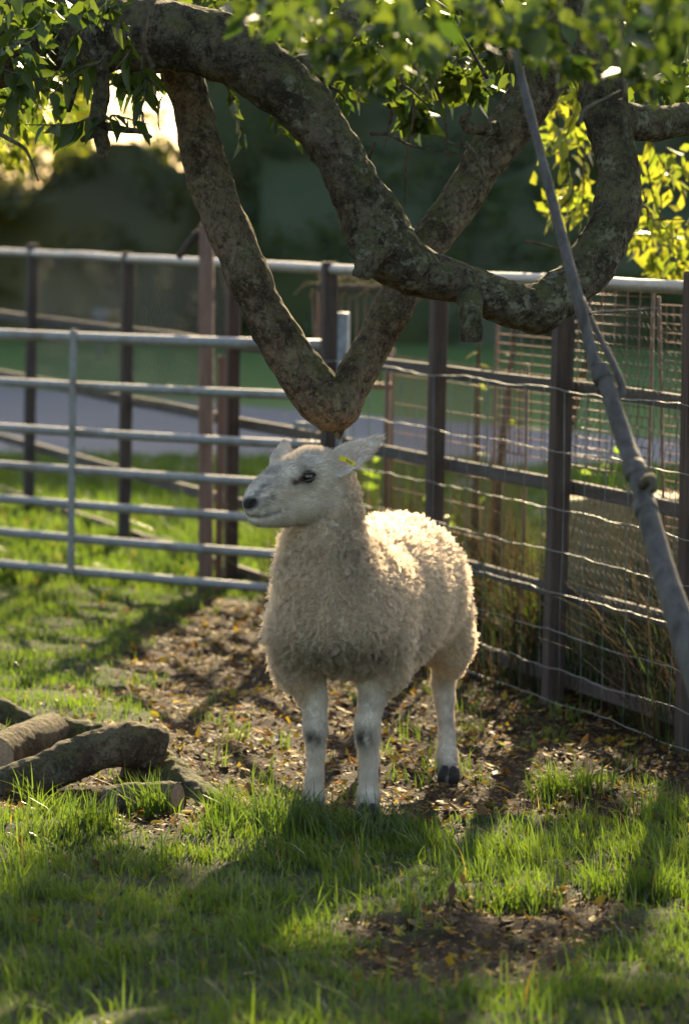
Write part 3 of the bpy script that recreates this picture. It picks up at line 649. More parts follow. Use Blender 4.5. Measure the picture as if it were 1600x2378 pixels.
# the upright at picture x = 170
xb = min(np.linspace(0, 3, 301), key=lambda s_: abs(((GB + GT * s_).x / (GB + GT * s_).y) * F + CX - 168))
for s_ in (xb, 2.2):
    sd = Vector((GT.y, -GT.x, 0)) * -.02
    MB().box(GB + GT * s_ - Vector((0, .026, 0)) + Vector((0, 0, .545)), GT * .016, Vector((-GT.y, GT.x, 0)) * .004, Vector((0, 0, .465))).build('upright', 'galv', gate, False, bevel=.002)

# ------------------------------------------------------------------ fence (posts, rails, netting)
def FX(y): return .93 - .342 * (y - 9.3)
def FP(y, z=0.0): return Vector((FX(y), y, z))
fdir = Vector((-.342, 1, 0)).normalized(); fn = Vector((fdir.y, -fdir.x, 0))      # fn points away from the sheep (right/back)
if fn.x < 0: fn = -fn
FB = FP(11.28)
fence = thing('wire_fence', 'weathered post and rail fence hung with wire stock netting', 'fence', FB)
POSTY = [8.35, 9.38, 10.28, 11.28, 12.33, 13.44, 14.93, 16.58, 18.4]
for i, y in enumerate(POSTY):
    m = MB(); h = 1.29 + (.02 if i % 2 else 0); wd = .028 if y < 11 else .025
    q = FP(y) + fn * .045
    for z0, z1 in ((-.05, h),): m.box(q + Vector((0, 0, (z0 + z1) / 2)), fdir * wd, fn * wd, Vector((random.uniform(-.006, .006), 0, (z1 - z0) / 2)))
    m.build('post', 'post', fence, False, bevel=.006)
def rail(y0, y1, z, hh, th, mat, off, wob=.006):
    n = 12; m = MB()
    ya = [y0 + (y1 - y0) * i / n for i in range(n + 1)]
    for y in ya:
        dz = noise.noise(Vector((y * 1.3, z * 7, 0))) * wob
        c = FP(y, z + dz) + fn * off
        for a, b in ((-1, -1), (1, -1), (1, 1), (-1, 1)): m.v.append(c + fn * th * a + Vector((0, 0, hh * b)))
    for i in range(n):
        for j in range(4): m.f.append((4 * i + j, 4 * i + (j + 1) % 4, 4 * i + 4 + (j + 1) % 4, 4 * i + 4 + j))
    m.f.append((3, 2, 1, 0)); m.f.append((4 * n, 4 * n + 1, 4 * n + 2, 4 * n + 3))
    return m.build('rail', mat, fence, False, bevel=.004)
for z, segs in ((.945, ((8.0, 12.4), (12.45, 18.6))), (.645, ((8.0, 12.4), (12.45, 18.6))), (.325, ((8.0, 12.4), (12.45, 18.6))), (.06, ((12.5, 18.6), (8.0, 12.4)))):
    for (a, b) in segs: rail(a, b, z, .021, .011, 'rail' if z > .1 else 'post', .10)
n = 40; MB().tube([FP(7.9 + 10.8 * i / n, 1.264 + noise.noise(Vector((i * .4, 0, 0))) * .006) + fn * .045 for i in range(n + 1)], .020, 10).build('top_pole', 'galv', fence)
def fwave(y, z, s_): return FP(y, z + .012 * noise.noise(Vector((y * 2.5, z * 9, s_))) + .006 * noise.noise(Vector((y * 11, z * 31, s_)))) + fn * (.004 + .008 * noise.noise(Vector((y * 3, z * 5, s_ + 4))))
WZ = (.945, .765, .59, .465, .345, .225, .115, .02)
for z in WZ:
    pts = [fwave(y, z, 0) for y in np.arange(8.0, 12.5, .035)]
    MB().tube(pts, .0015, 5, True).build('wire', 'wire', fence)
for y in np.arange(8.05, 12.5, .15):
    MB().tube([fwave(y, z, 0) + Vector((0, 0, 0)) for z in WZ], .0014, 4, True).build('stay_wire', 'wire', fence)
def hexnet(y0, y1, z0, z1, cell, r, off, name='hex_netting', mat='wire_net'):
    m = MB(); a = cell / math.sqrt(3); L = (y1 - y0) / fdir.y
    rows = int((z1 - z0) / (1.5 * a)); cols = int(L / cell)
    def pt(s_, z):
        y = y0 + s_ * fdir.y
        return FP(y, z) + fn * (off + .014 * noise.noise(Vector((y * 5, z * 5, 3)))) + Vector((0, 0, .01 * noise.noise(Vector((y * 4, z * 4, 8)))))
    for i in range(rows):
        for j in range(cols):
            s0 = (j + .5 * (i % 2)) * cell; zc = z0 + i * 1.5 * a
            A = pt(s0, zc); B = pt(s0 + cell / 2, zc + a * .5); C_ = pt(s0 + cell, zc); D = pt(s0 + cell / 2, zc + a * 1.5)
            for u_, v_ in ((A, B), (B, C_), (B, D)):
                m.tube([u_, v_], r * (1.6 if v_ is D else 1), 3, False)
    o = m.build(name, mat, fence, False); o['kind'] = 'stuff'; return o
hexnet(8.0, 10.4, .05, 1.25, .042, .0006, .07)
m = MB(); L_ = (16.6 - 13.4)
for sg in (1, -1):
    for i in range(-16, 70):
        y0 = 13.4 + i * .05; ya, za, yb, zb = y0, .62, y0 + .62 * 1.0, 1.25
        if sg < 0: ya, yb = yb, ya
        p_ = []
        for t in np.linspace(0, 1, 13):
            y = ya + (yb - ya) * t
            if 13.42 < y < 16.58: p_.append(FP(y, za + (zb - za) * t) + fn * (.07 + .012 * noise.noise(Vector((y * 3, t * 4, 0)))))
        if len(p_) > 1: m.tube(p_, .0013, 3, False)
m.build('chain_link', 'wire_net', fence, False)['kind'] = 'stuff'

# weathered reddish post beside the gateway with a slanting stay
g0 = P(474, 1290, 13.3); g0.z = 0
gp = thing('gate_post', 'weathered reddish wooden post with slanting stay behind the gate', 'post', g0)
MB().box(g0 + Vector((0, 0, .70)), Vector((.028, 0, 0)), Vector((0, .03, 0)), Vector((-.008, 0, .72))).build('shaft', 'post_pink', gp, False, bevel=.008)
MB().box(g0 + Vector((.056, .05, .45)), Vector((.014, 0, 0)), Vector((0, .02, 0)), Vector((0, 0, .46))).build('stop_batten', 'post_pink', gp, False, bevel=.004)
MB().tube([g0 + Vector((-.115, .0, 1.285)), g0 + Vector((-.05, 0, 1.375)), g0 + Vector((-.015, 0, 1.40))], [.012, .014, .013], 8).build('stay', 'post', gp)

# slatted hay rack behind the gateway post
rk = P(742, 800, 13.0); r0 = Vector((rk.x, 13.0, 0))
rack = thing('hay_rack', 'rusty slatted hay rack with wisps of hay on its top bar', 'rack', r0)
X = .3
MB().box(r0 + Vector((X / 2 - .02, 0, 1.185)), Vector((X / 2, 0, 0)), Vector((0, .015, 0)), Vector((0, 0, .012))).build('top_bar', 'rail', rack, False, bevel=.003)
MB().box(r0 + Vector((X / 2 - .02, .0, .82)), Vector((X / 2, 0, 0)), Vector((0, .012, 0)), Vector((0, 0, .012))).build('bottom_bar', 'rust', rack, False, bevel=.003)
for i in range(10): MB().tube([r0 + Vector((-.01 + i * .03, 0, .825)), r0 + Vector((-.012 + i * .03 - (.02 if i == 0 else 0), 0, 1.18))], .0045, 6).build('slat', 'rust', rack)
for x_ in (0, X - .04): MB().tube([r0 + Vector((x_, .03, 0)), r0 + Vector((x_, .03, 1.18))], .012, 8).build('leg', 'rust', rack)
m = MB()
for i in range(60):
    a = r0 + Vector((random.uniform(-.02, X), random.uniform(-.04, .04), 1.2)); b = a + Vector((random.uniform(-.12, .12), random.uniform(-.05, .05), random.uniform(-.06, .06))); mid = a.lerp(b, .5) + Vector((0, 0, random.uniform(.0, .05)))
    m.tube([a, mid, b], .0018, 4)
m.build('hay', 'straw', rack)['kind'] = 'stuff'

# rusty welded panels leaning behind the fence
def panel(name, label, y0, y1, z0, z1, dv, dh, off, r, tilt=0.0, group=None):
    b = FP((y0 + y1) / 2) + fn * off; t = thing(name, label, 'panel', (b.x, b.y, 0))
    q = lambda y, z: FP(y, z) + fn * (off + tilt * z)
    m = MB()
    for y in np.arange(y0, y1 + .001, dv): m.tube([q(y, z0), q(y, (z0 + z1) / 2), q(y, z1)], r, 4)
    m.build('upright_wires', 'rust', t)['kind'] = 'stuff'
    m = MB()
    for z in np.arange(z0, z1 + .001, dh): m.tube([q(y0, z), q((y0 + y1) / 2, z), q(y1, z)], r, 4)
    m.build('cross_wires', 'rust', t)['kind'] = 'stuff'
    for y in (y0, y1): MB().tube([q(y, 0), q(y, z1 + .02)], .005, 8).build('frame_bar', 'rust', t)
panel('mesh_panel', 'rusty welded mesh panel of closely spaced crosswires behind the fence', 10.2, 11.4, .68, 1.24, .09, .03, .30, .0018)
panel('mesh_panel', 'tall rusty mesh panel of close upright wires behind the middle posts', 10.9, 12.1, .30, .97, .032, .10, .20, .0018, .0)
panel('mesh_panel', 'narrow rusty mesh panel leaning away behind the fence post', 9.95, 10.35, .30, 1.2, .05, .028, .45, .0016, -.05)

# straw bale behind the netting
b0 = G(1400, 1470); bc = Vector((FX(10.6) + .42, 10.75, .34))
bale = thing('hay_bale', 'old brown hay bale standing behind the wire netting', 'hay bale', (bc.x, bc.y, 0))
m = MB(); nx_, nz_ = 26, 22
for face in range(1):
    pass
bm_pts = []
def bale_pt(u, v_, w_):
    p = Vector((u * .27, v_ * .17, w_ * .26)); l_ = .02
    nn = noise.noise(p * 14) * .018 + noise.noise(p * 50) * .01
    e = p.copy(); mx = max(abs(u), abs(v_), abs(w_))
    rr = (abs(u) ** 6 + abs(v_) ** 6 + abs(w_) ** 6) ** (1 / 6)
    return bc + Vector((p.x / rr * mx, p.y / rr * mx, p.z / rr * mx)) * (1 + nn * 2)
for (ax_, sg) in ((0, 1), (0, -1), (1, 1), (1, -1), (2, 1), (2, -1)):
    b0_ = len(m.v); nn_ = 24
    for i in range(nn_ + 1):
        for j in range(nn_ + 1):
            u, v_ = -1 + 2 * i / nn_, -1 + 2 * j / nn_
            q = [0, 0, 0]; q[ax_] = sg; q[(ax_ + 1) % 3] = u; q[(ax_ + 2) % 3] = v_
            m.v.append(bale_pt(*q))
    for i in range(nn_):
        for j in range(nn_):
            a = b0_ + i * (nn_ + 1) + j; f_ = (a, a + nn_ + 1, a + nn_ + 2, a + 1); m.f.append(f_ if sg > 0 else f_[::-1])
m.build('bale', 'straw', bale)
m = MB()
for i in range(500):
    u, v_ = random.uniform(-1, 1), random.uniform(-1, 1)
    q = bale_pt(*random.choice([(u, -1, v_), (u, v_, 1), (-1, u, v_), (1, u, v_)])); d = Vector((random.gauss(0, 1), random.gauss(0, 1), random.gauss(0, .7))).normalized()
    m.tube([q - d * .03, q + d * .05 + Vector((0, 0, -.01))], .0016, 3, False)
m.build('loose_stalks', 'straw', bale)['kind'] = 'stuff'
for s_ in (-.12, .12):
    pts = [bc + Vector((s_, math.cos(a) * .185, math.sin(a) * .275)) for a in np.linspace(0, 2 * math.pi, 25)]
    pass
# it stands on a pallet
MB().box(Vector((bc.x, bc.y, .04)), Vector((.3, 0, 0)), Vector((0, .2, 0)), Vector((0, 0, .04))).build('pallet_board', 'post', bale, False, bevel=.005)

# dead stems and rank growth in the dark run behind the fence
parts = []
for i in range(85):
    y = random.uniform(9.5, 13.2); q = FP(y) + fn * random.uniform(.15, .7); r = .16
    v, f, c = blades(90, (q.x - r, q.x + r), (q.y - r, q.y + r), .12, .55, .003, .009, None, None, 3)
    gr_ = np.repeat(RNG.random((len(c) // 8, 1)) < .4, 8, 0); c = np.where(gr_, np.array([.045, .07, .02]), np.array([.09, .062, .036])) * np.repeat(RNG.uniform(.4, 1.3, (len(c) // 8, 1)), 8, 0); parts.append((v, f, c))
v, f, c = join(parts)
tag(np_mesh('dead_stems', v, f, 'litter', cols=c), 'brown dead stems and rank growth behind the wire netting', 'dead stems', kind='stuff')
# saplings and weeds behind the fence
def sapling(label, cps, nl, meshes):
    pts, rad = pxpath(cps, 6); b = Vector(pts[0]); b.z = 0
    t = thing('sapling', label, 'sapling', b, 'saplings behind the fence')
    MB().tube(pts, rad, 8, True, .1, 20).build('stem', 'twig', t)
    for i in range(nl):
        p = random.choice(pts[len(pts) // 3:]); d = Vector((random.gauss(0, 1), random.gauss(0, .6), random.uniform(-.8, .4)))
        put_leaf(p, d, random.uniform(.03, .055), meshes, t)
LEAFW = [leaf_mesh('leaf', 1, .6, .25, .35, None, 8, 'weed'), leaf_mesh('leaf', 1, .55, .1, .3, None, 9, 'weed')]
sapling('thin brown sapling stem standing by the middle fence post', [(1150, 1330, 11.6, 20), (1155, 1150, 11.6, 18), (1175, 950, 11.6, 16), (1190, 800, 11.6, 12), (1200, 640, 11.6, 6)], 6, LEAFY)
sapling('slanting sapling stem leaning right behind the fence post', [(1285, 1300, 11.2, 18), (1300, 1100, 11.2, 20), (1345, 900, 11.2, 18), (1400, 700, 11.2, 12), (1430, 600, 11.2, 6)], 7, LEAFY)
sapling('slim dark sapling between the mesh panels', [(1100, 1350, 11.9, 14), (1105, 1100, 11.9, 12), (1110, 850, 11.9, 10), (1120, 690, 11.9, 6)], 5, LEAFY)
def weed(label, px, py, d, h, n):
    b = P(px, py, d); b.z = 0
    t = thing('weed_plant', label, 'plant', b, 'leafy weeds behind the fence')
    for i in range(5):
        a = b + Vector((random.uniform(-.05, .05), random.uniform(-.05, .05), 0)); e = b + Vector((random.uniform(-.16, .16), random.uniform(-.1, .1), h * random.uniform(.7, 1.05)))
        twig(a, e, n, .055, sag=.02, rad=.004, meshes=LEAFW, mat='weed', droop=.2, parent=t, start=.4)
weed('bright green leafy weed beside the hay bale', 1345, 1150, 11.4, .78, 6)
weed('low green weed growing at the foot of the tall mesh panel', 1040, 1150, 13.0, .55, 4)
weed('green nettle clump beside the gate end', 850, 1150, 13.6, .6, 4)

# pale marker stake far off on the lawn
mp = P(233, 770, 36); mp.z = 0
st = thing('marker_stake', 'short pale stake with square head standing on the far lawn', 'stake', mp)
hgt = P(233, 728, 36).z
MB().tube([mp, mp + Vector((0, 0, hgt))], .03, 8).build('shaft', 'pale', st)
MB().box(mp + Vector((0, 0, hgt)), Vector((.08, 0, 0)), Vector((0, .04, 0)), Vector((0, 0, .05))).build('head', 'pale', st, False, bevel=.01)

# ------------------------------------------------------------------ hedge and trees beyond the lane
def hedge(label, x0, x1, y, h, dpt, n, seed):
    t = thing('hedge', label, 'hedge', ((x0 + x1) / 2, y, 0), 'hedges across the lawn')
    cs = []; st_ = int((x1 - x0) / .55)
    for i in range(st_):
        for zz in np.arange(.25, h, .5):
            cs.append((x0 + (x1 - x0) * (i + random.random()) / st_, y + random.uniform(-dpt * 1.25, dpt), zz + random.uniform(-.25, .25), random.uniform(.3, .6) * (1.25 if h > 4 else 1)))
    o = leaf_cloud('foliage', cs, n, .16, hedge_mat, t, t.location, .6)
    m = MB(); nx_ = int((x1 - x0) * 3); sec = [(-.8, 0), (-.95, .5), (-.9, .85), (-.5, 1), (.5, 1), (.9, .85), (.95, .5), (.8, 0)]
    for i in range(nx_ + 1):
        x = x0 + .1 + (x1 - x0 - .2) * i / nx_
        for (a, b) in sec:
            q = Vector((x, y + a * dpt * .7, max(0, b * (h - .35)))); q += Vector((0, 1, 1 if b > .3 else 0)) * (noise.noise(q * .9) * .7); m.v.append(q)
    ns = len(sec)
    for i in range(nx_):
        for j in range(ns - 1): m.f.append((i * ns + j, (i + 1) * ns + j, (i + 1) * ns + j + 1, i * ns + j + 1))
    m.f.append(tuple(range(ns))); m.f.append(tuple(nx_ * ns + j for j in range(ns))[::-1])
    m.build('inner_growth', hedge_mat, t)
    for i in range(max(3, int((x1 - x0) / 1.2))):
        x = x0 + (x1 - x0) * (i + .5) / max(3, int((x1 - x0) / 1.2))
        MB().tube([Vector((x, y, -.05)), Vector((x + .1, y, .6)), Vector((x, y + .1, h * .8))], [.06, .045, .02], 7, True, .1, 5).build('stem', 'bark_far', t)
hedge_mat = 'leaf_olive'
hedge('clipped dark hedge with sunlit top left of the tall limb', -11, -1.2, 43, 2.45, .6, 90, 1)
hedge_mat = 'leaf_far'
sh = thing('shrub', 'loose yellow green sunlit shrub rising above the left hand hedge', 'shrub', (-4.3, 46.5, 0))
MB().tube([Vector((-4.3, 46.5, 0)), Vector((-4.2, 46.5, 1.5)), Vector((-4.4, 46.4, 3.4))], [.1, .07, .02], 8, True, .1, 3).build('stem', 'bark_far', sh)
cs = [(-4.3 + random.uniform(-2.6, 2.0), 46.5 + random.uniform(-.6, .6), random.uniform(1.8, 3.0), random.uniform(.3, .55)) for _ in range(34)]
cs += [(-4.6 + random.uniform(-1.6, 1.2), 46.5 + random.uniform(-.6, .6), random.uniform(2.8, 4.6), random.uniform(.25, .5)) for _ in range(16)]
cs += [(random.uniform(-7.2, -3.5), 46.5 + random.uniform(-.8, .8), random.uniform(2.4, 4.7), random.uniform(.25, .5)) for _ in range(44)]
leaf_cloud('foliage', cs, 90, .12, 'leaf_yellow_lit', sh, sh.location)
hedge('dark dense hedge behind the crossing limbs', -1.2, 12, 42.6, 2.5, .7, 90, 2)
hedge('tall evergreen screen rising behind the crossing limbs', -2.2, 16, 46, 6.5, 1.1, 60, 3)
def bgtree(label, x, y, h, cb, r, n, per=190, size=.48):
    t = thing('background_tree', label, 'tree', (x, y, 0), 'trees beyond the hedge')
    MB().tube([Vector((x, y, -.1)), Vector((x + .1, y, h * .25)), Vector((x - .1, y + .1, h * .55)), Vector((x, y, h * .9))], [.35, .26, .17, .04], 12, True, .1, 2).build('trunk', 'bark_far', t)
    for i in range(6):
        z = cb + (h - cb) * random.uniform(.05, .6); a = random.uniform(0, 6.28)
        MB().tube([Vector((x, y, z)), Vector((x + math.cos(a) * r * .4, y + math.sin(a) * r * .4, z + 1)), Vector((x + math.cos(a) * r * .8, y + math.sin(a) * r * .8, z + 1.6))], [.12, .08, .02], 7, True, .1, 3).build('limb', 'bark_far', t)
    cs = []
    for i in range(n):
        u = random.random(); z = cb + (h - cb) * u; rr = r * math.sqrt(max(.05, 1 - (2 * u - 1.0) ** 2)) * random.uniform(.3, 1); a = random.uniform(0, 6.28)
        cs.append((x + math.cos(a) * rr, y + math.sin(a) * rr, z, random.uniform(.7, 1.3)))
    leaf_cloud('crown', cs, per, size, 'leaf_far', t, t.location, .45)
bgtree('tall tree with high lifted crown beside the bright gap', -4.0, 49, 14, 5.6, 4.6, 70)
bgtree('tall dark tree behind the left limb, leafy to the ground', .8, 48, 15.5, 1.2, 4.0, 130)
bgtree('tall dark tree behind the crossing limbs', 5.2, 49, 15.6, .8, 4.2, 140)
bgtree('broad dark tree behind the right hand fence end', 9.8, 48, 14.5, 1.0, 4.5, 130)
bgtree('tall tree standing far left beyond the hedge end', -10.5, 48, 14, 3.0, 4.5, 70)
bgtree('tall tree standing far right beyond the hedge end', 14.5, 49, 14, 2.0, 5.0, 70)

# ------------------------------------------------------------------ the sheep
SB = G(800, 1860); SB.z = 0
sheep = thing('sheep', 'cream woolled sheep with white face standing under the low limb', 'sheep', SB)
PR = []     # (kind, a, b, ra, rb, tag, k)
def cone(a, b, ra, rb, tg, k=.03): PR.append(('c', np.array(P(*a)), np.array(P(*b)), ra, rb, tg, k))
def chain(pts, tg, k=.02):
    for p, q in zip(pts, pts[1:]): cone(p[:3], q[:3], p[3], q[3], tg, k)
def ellip(c, axes, radii, tg, k=.02):
    A = [Vector(v).normalized() for v in axes]; PR.append(('e', np.array(P(*c)), np.array(A), np.array(radii), None, tg, k))
# trunk and neck
chain([(778, 1412, 8.19, .117), (798, 1400, 8.30, .150), (880, 1385, 8.54, .160), (918, 1362, 8.70, .163), (950, 1372, 8.84, .142)], 'w', .05)
cone((950, 1400, 8.84), (985, 1440, 8.88), .135, .105, 'w', .05)
chain([(784, 1122, 8.14, .034), (772, 1160, 8.13, .056), (752, 1245, 8.12, .077), (758, 1330, 8.16, .104), (780, 1410, 8.2, .128)], 'w', .035)
cone((800, 1468, 8.24), (880, 1475, 8.5), .075, .11, 'w', .05)
# fore legs
chain([(694, 1468, 8.23, .072), (694, 1548, 8.28, .047), (716, 1612, 8.30, .030)], 'w', .035)
chain([(880, 1475, 8.27, .074), (888, 1558, 8.31, .049), (868, 1618, 8.32, .031)], 'w', .035)
chain([(722, 1560, 8.29, .033), (731, 1625, 8.29, .0265), (732, 1690, 8.275, .0255), (733, 1745, 8.285, .0185), (731, 1800, 8.29, .0175), (729, 1848, 8.29, .0225), (725, 1880, 8.265, .025), (723, 1893, 8.255, .024)], 'l', .010)
chain([(868, 1560, 8.29, .033), (863, 1625, 8.29, .0265), (853, 1680, 8.27, .0265), (854, 1712, 8.272, .0255), (857, 1760, 8.285, .019), (856, 1800, 8.285, .0185), (855, 1840, 8.285, .0225), (855, 1880, 8.25, .025), (855, 1896, 8.235, .0235)], 'l', .010)
# hind legs
chain([(1010, 1450, 8.86, .085), (1040, 1500, 8.90, .056), (1046, 1545, 8.93, .036)], 'w', .035)
chain([(1036, 1530, 8.94, .036), (1029, 1585, 8.97, .027), (1032, 1620, 8.96, .023), (1035, 1670, 8.93, .0175), (1037, 1705, 8.91, .018), (1038, 1750, 8.89, .0235), (1041, 1785, 8.86, .0235), (1043, 1808, 8.835, .0235)], 'l', .010)
chain([(870, 1460, 8.92, .085), (866, 1510, 8.95, .056), (862, 1550, 8.97, .036)], 'w', .035)
chain([(862, 1530, 8.97, .036), (856, 1590, 9.0, .027), (857, 1640, 8.99, .022), (858, 1700, 8.96, .0185), (858, 1750, 8.93, .0235), (858, 1785, 8.9, .0235), (858, 1800, 8.88, .0235)], 'l', .010)
# head
HF = (P(588, 1172, 7.945) - P(745, 1095, 8.085)).normalized()          # muzzle direction
HU = (Vector((0, 0, 1)) - HF * HF.z).normalized(); HS = HF.cross(HU)    # HS: sideways
if HS.y > 0: HS = -HS                                                   # towards the camera
ellip((724, 1103, 8.07), (HF, HS, HU), (.064, .058, .059), 'h', .03)
chain([(716, 1098, 8.065, .056), (668, 1115, 8.025, .048), (628, 1138, 7.985, .0365), (602, 1159, 7.96, .0305), (590, 1171, 7.95, .0255)], 'h', .022)
chain([(730, 1148, 8.08, .050), (698, 1170, 8.045, .0435), (655, 1184, 8.005, .034), (620, 1191, 7.975, .0265), (598, 1198, 7.957, .0225)], 'h', .02)
chain([(737, 1116, 8.09, .054), (742, 1145, 8.095, .052)], 'h', .03)
# brow over the eye (near side), cheek
eyeC = P(713, 1108, 8.0)
# ears
def ear(base, tip, wid, side, tg='h'):
    b_, t_ = P(*base), P(*tip); ax = (t_ - b_).normalized()
    nrm_ = (side - ax * side.dot(ax)).normalized(); wd = ax.cross(nrm_)
    L = (t_ - b_).length
    PR.append(('ear', np.array(b_), np.array([ax, wd, nrm_]), np.array([L, wid, .0085]), None, tg, .012))
camd = Vector((-.15, -1, .1)).normalized()
ear((768, 1092, 8.05), (888, 1012, 8.12), .038, (camd + Vector((-.1, 0, .2))).normalized())
ear((650, 1075, 8.11), (655, 1022, 8.20), .026, (camd + Vector((-.3, 0, .2))).normalized())

VX = .005
lo = np.array([1e9] * 3); hi = -lo
def pbox(p):
    if p[0] == 'c':
        r = max(p[3], p[4]); return np.minimum(p[1], p[2]) - r, np.maximum(p[1], p[2]) + r
    if p[0] == 'e': r = p[3].max(); return p[1] - r, p[1] + r
    e = p[1] + p[2][0] * p[3][0]; return np.minimum(p[1], e) - p[3][1] - .01, np.maximum(p[1], e) + p[3][1] + .01
for p in PR:
    a, b = pbox(p); lo = np.minimum(lo, a); hi = np.maximum(hi, b)
lo -= .03; hi += .03
dims = np.ceil((hi - lo) / VX).astype(int)
def sdf(p, X_):
    if p[0] == 'c':
        ab = p[2] - p[1]; t = np.clip(((X_ - p[1]) @ ab) / (ab @ ab), 0, 1)
        return np.linalg.norm(X_ - (p[1] + t[..., None] * ab), axis=-1) - (p[3] + (p[4] - p[3]) * t)
    if p[0] == 'e':
        q = (X_ - p[1]) @ p[2].T / p[3]; r = np.linalg.norm(q, axis=-1); return (r - 1) * p[3].min()
    q = (X_ - p[1]) @ p[2].T; L, W, T = p[3]
    t = np.clip(q[..., 0] / L, 0, 1); wd = W * np.sin(np.pi * np.clip(.30 + .68 * t, 0, 1)) ** .8 * (1 - .25 * t) + .002
    cup = .30 * q[..., 1] ** 2 / W * 1.6          # cupped
    dy = np.abs(q[..., 1]) / wd; dz = (q[..., 2] - cup + .004) / (T * (1.1 - .5 * t)); dx = np.maximum(np.maximum(-q[..., 0], q[..., 0] - L), 0)
    return (np.sqrt(dy ** 2 + dz ** 2) - 1) * T * .8 + dx
def smin(a, b, k_):
    h = np.maximum(k_ - np.abs(a - b), 0) / k_; return np.minimum(a, b) - h * h * k_ * .25
FLD = np.full(tuple(dims), .2, np.float32)
for p in PR:
    a, b = pbox(p); pad = .03 + p[6]
    i0 = np.maximum(((a - pad - lo) / VX).astype(int), 0); i1 = np.minimum(((b + pad - lo) / VX).astype(int) + 1, dims)
    g_ = np.stack(np.meshgrid(*[lo[j] + VX * np.arange(i0[j], i1[j]) for j in range(3)], indexing='ij'), -1).astype(np.float32)
    d_ = sdf(p, g_).astype(np.float32); s_ = tuple(slice(i0[j], i1[j]) for j in range(3))
    FLD[s_] = smin(FLD[s_], d_, p[6])
def carve(pts, r, k_):       # groove
    for p, q in zip(pts, pts[1:]):
        pr = ('c', np.array(p), np.array(q), r, r, '', k_); a, b = pbox(pr); pad = .02
        i0 = np.maximum(((a - pad - lo) / VX).astype(int), 0); i1 = np.minimum(((b + pad - lo) / VX).astype(int) + 1, dims)
        g_ = np.stack(np.meshgrid(*[lo[j] + VX * np.arange(i0[j], i1[j]) for j in range(3)], indexing='ij'), -1)
        d_ = -sdf(pr, g_); s_ = tuple(slice(i0[j], i1[j]) for j in range(3))
        FLD[s_] = -smin(-FLD[s_], -d_, k_)
def surf(px, py, d0=7.75, d1=8.6):      # first hit of a line of sight with the body
    o_, v_ = np.array((0, 0, H)), np.array(ray(px, py))
    for d in np.arange(d0, d1, .002):
        q = o_ + v_ * (d / v_[1]); i = ((q - lo) / VX).astype(int)
        if np.all(i >= 0) and np.all(i < dims) and FLD[tuple(i)] < 0: return Vector(q)
    return P(px, py, 8.0)
mouth = [surf(x, y) for x, y in ((574, 1196), (590, 1200), (612, 1200), (634, 1195), (652, 1188))]
nost = surf(590, 1168); eyeP = surf(713, 1108); lach = surf(682, 1120)
carve(mouth, .004, .004)
mouth = [a.lerp(b, t) for a, b in zip(mouth, mouth[1:]) for t in (0, .25, .5, .75)] + [mouth[-1]]
carve([nost + Vector((0, .002, .004)), surf(582, 1176)], .005, .004)
carve([eyeP + Vector((0, .004, 0)), eyeP + Vector((.001, .004, 0))], .013, .008)
# surface nets
def surface_nets(Fv):
    S = Fv < 0; nx, ny, nz = Fv.shape
    c8 = [S[i:nx - 1 + i, j:ny - 1 + j, k_:nz - 1 + k_] for i in (0, 1) for j in (0, 1) for k_ in (0, 1)]
    cnt_ = sum(c.astype(np.int8) for c in c8); act = (cnt_ > 0) & (cnt_ < 8)
    idx = np.full(act.shape, -1, np.int32); ac = np.argwhere(act); idx[act] = np.arange(len(ac))
    acc = np.zeros((len(ac), 3)); num = np.zeros(len(ac))
    cor = [(i, j, k_) for i in (0, 1) for j in (0, 1) for k_ in (0, 1)]
    for a in cor:
        for ax in range(3):
            if a[ax]: continue
            b = list(a); b[ax] = 1
            fa = Fv[ac[:, 0] + a[0], ac[:, 1] + a[1], ac[:, 2] + a[2]]; fb = Fv[ac[:, 0] + b[0], ac[:, 1] + b[1], ac[:, 2] + b[2]]
            m_ = (fa < 0) != (fb < 0); t = np.where(m_, fa / np.where(m_, fa - fb, 1), 0)
            pos = np.array(a, float)[None].repeat(len(ac), 0); pos[:, ax] += t
            acc[m_] += pos[m_]; num[m_] += 1
    V = ac + acc / num[:, None]; faces = []
    for ax in range(3):
        u, v_ = (ax + 1) % 3, (ax + 2) % 3
        sl0 = [slice(1, -1)] * 3; sl0[ax] = slice(0, -1); sl1 = [slice(1, -1)] * 3; sl1[ax] = slice(1, None)
        A, B = S[tuple(sl0)], S[tuple(sl1)]; e = np.argwhere(A != B); inside = A[tuple(e.T)]
        base = e.copy()
        for q in range(3):
            if q != ax: base[:, q] += 1
        def at(du, dv):
            c = base.copy(); c[:, u] += du; c[:, v_] += dv; return idx[tuple(c.T)]
        f_ = np.stack([at(-1, -1), at(0, -1), at(0, 0), at(-1, 0)], 1); f_[~inside] = f_[~inside][:, ::-1]; faces.append(f_)
    return V, np.concatenate(faces)
V_, F_ = surface_nets(FLD); V_ = lo + V_ * VX
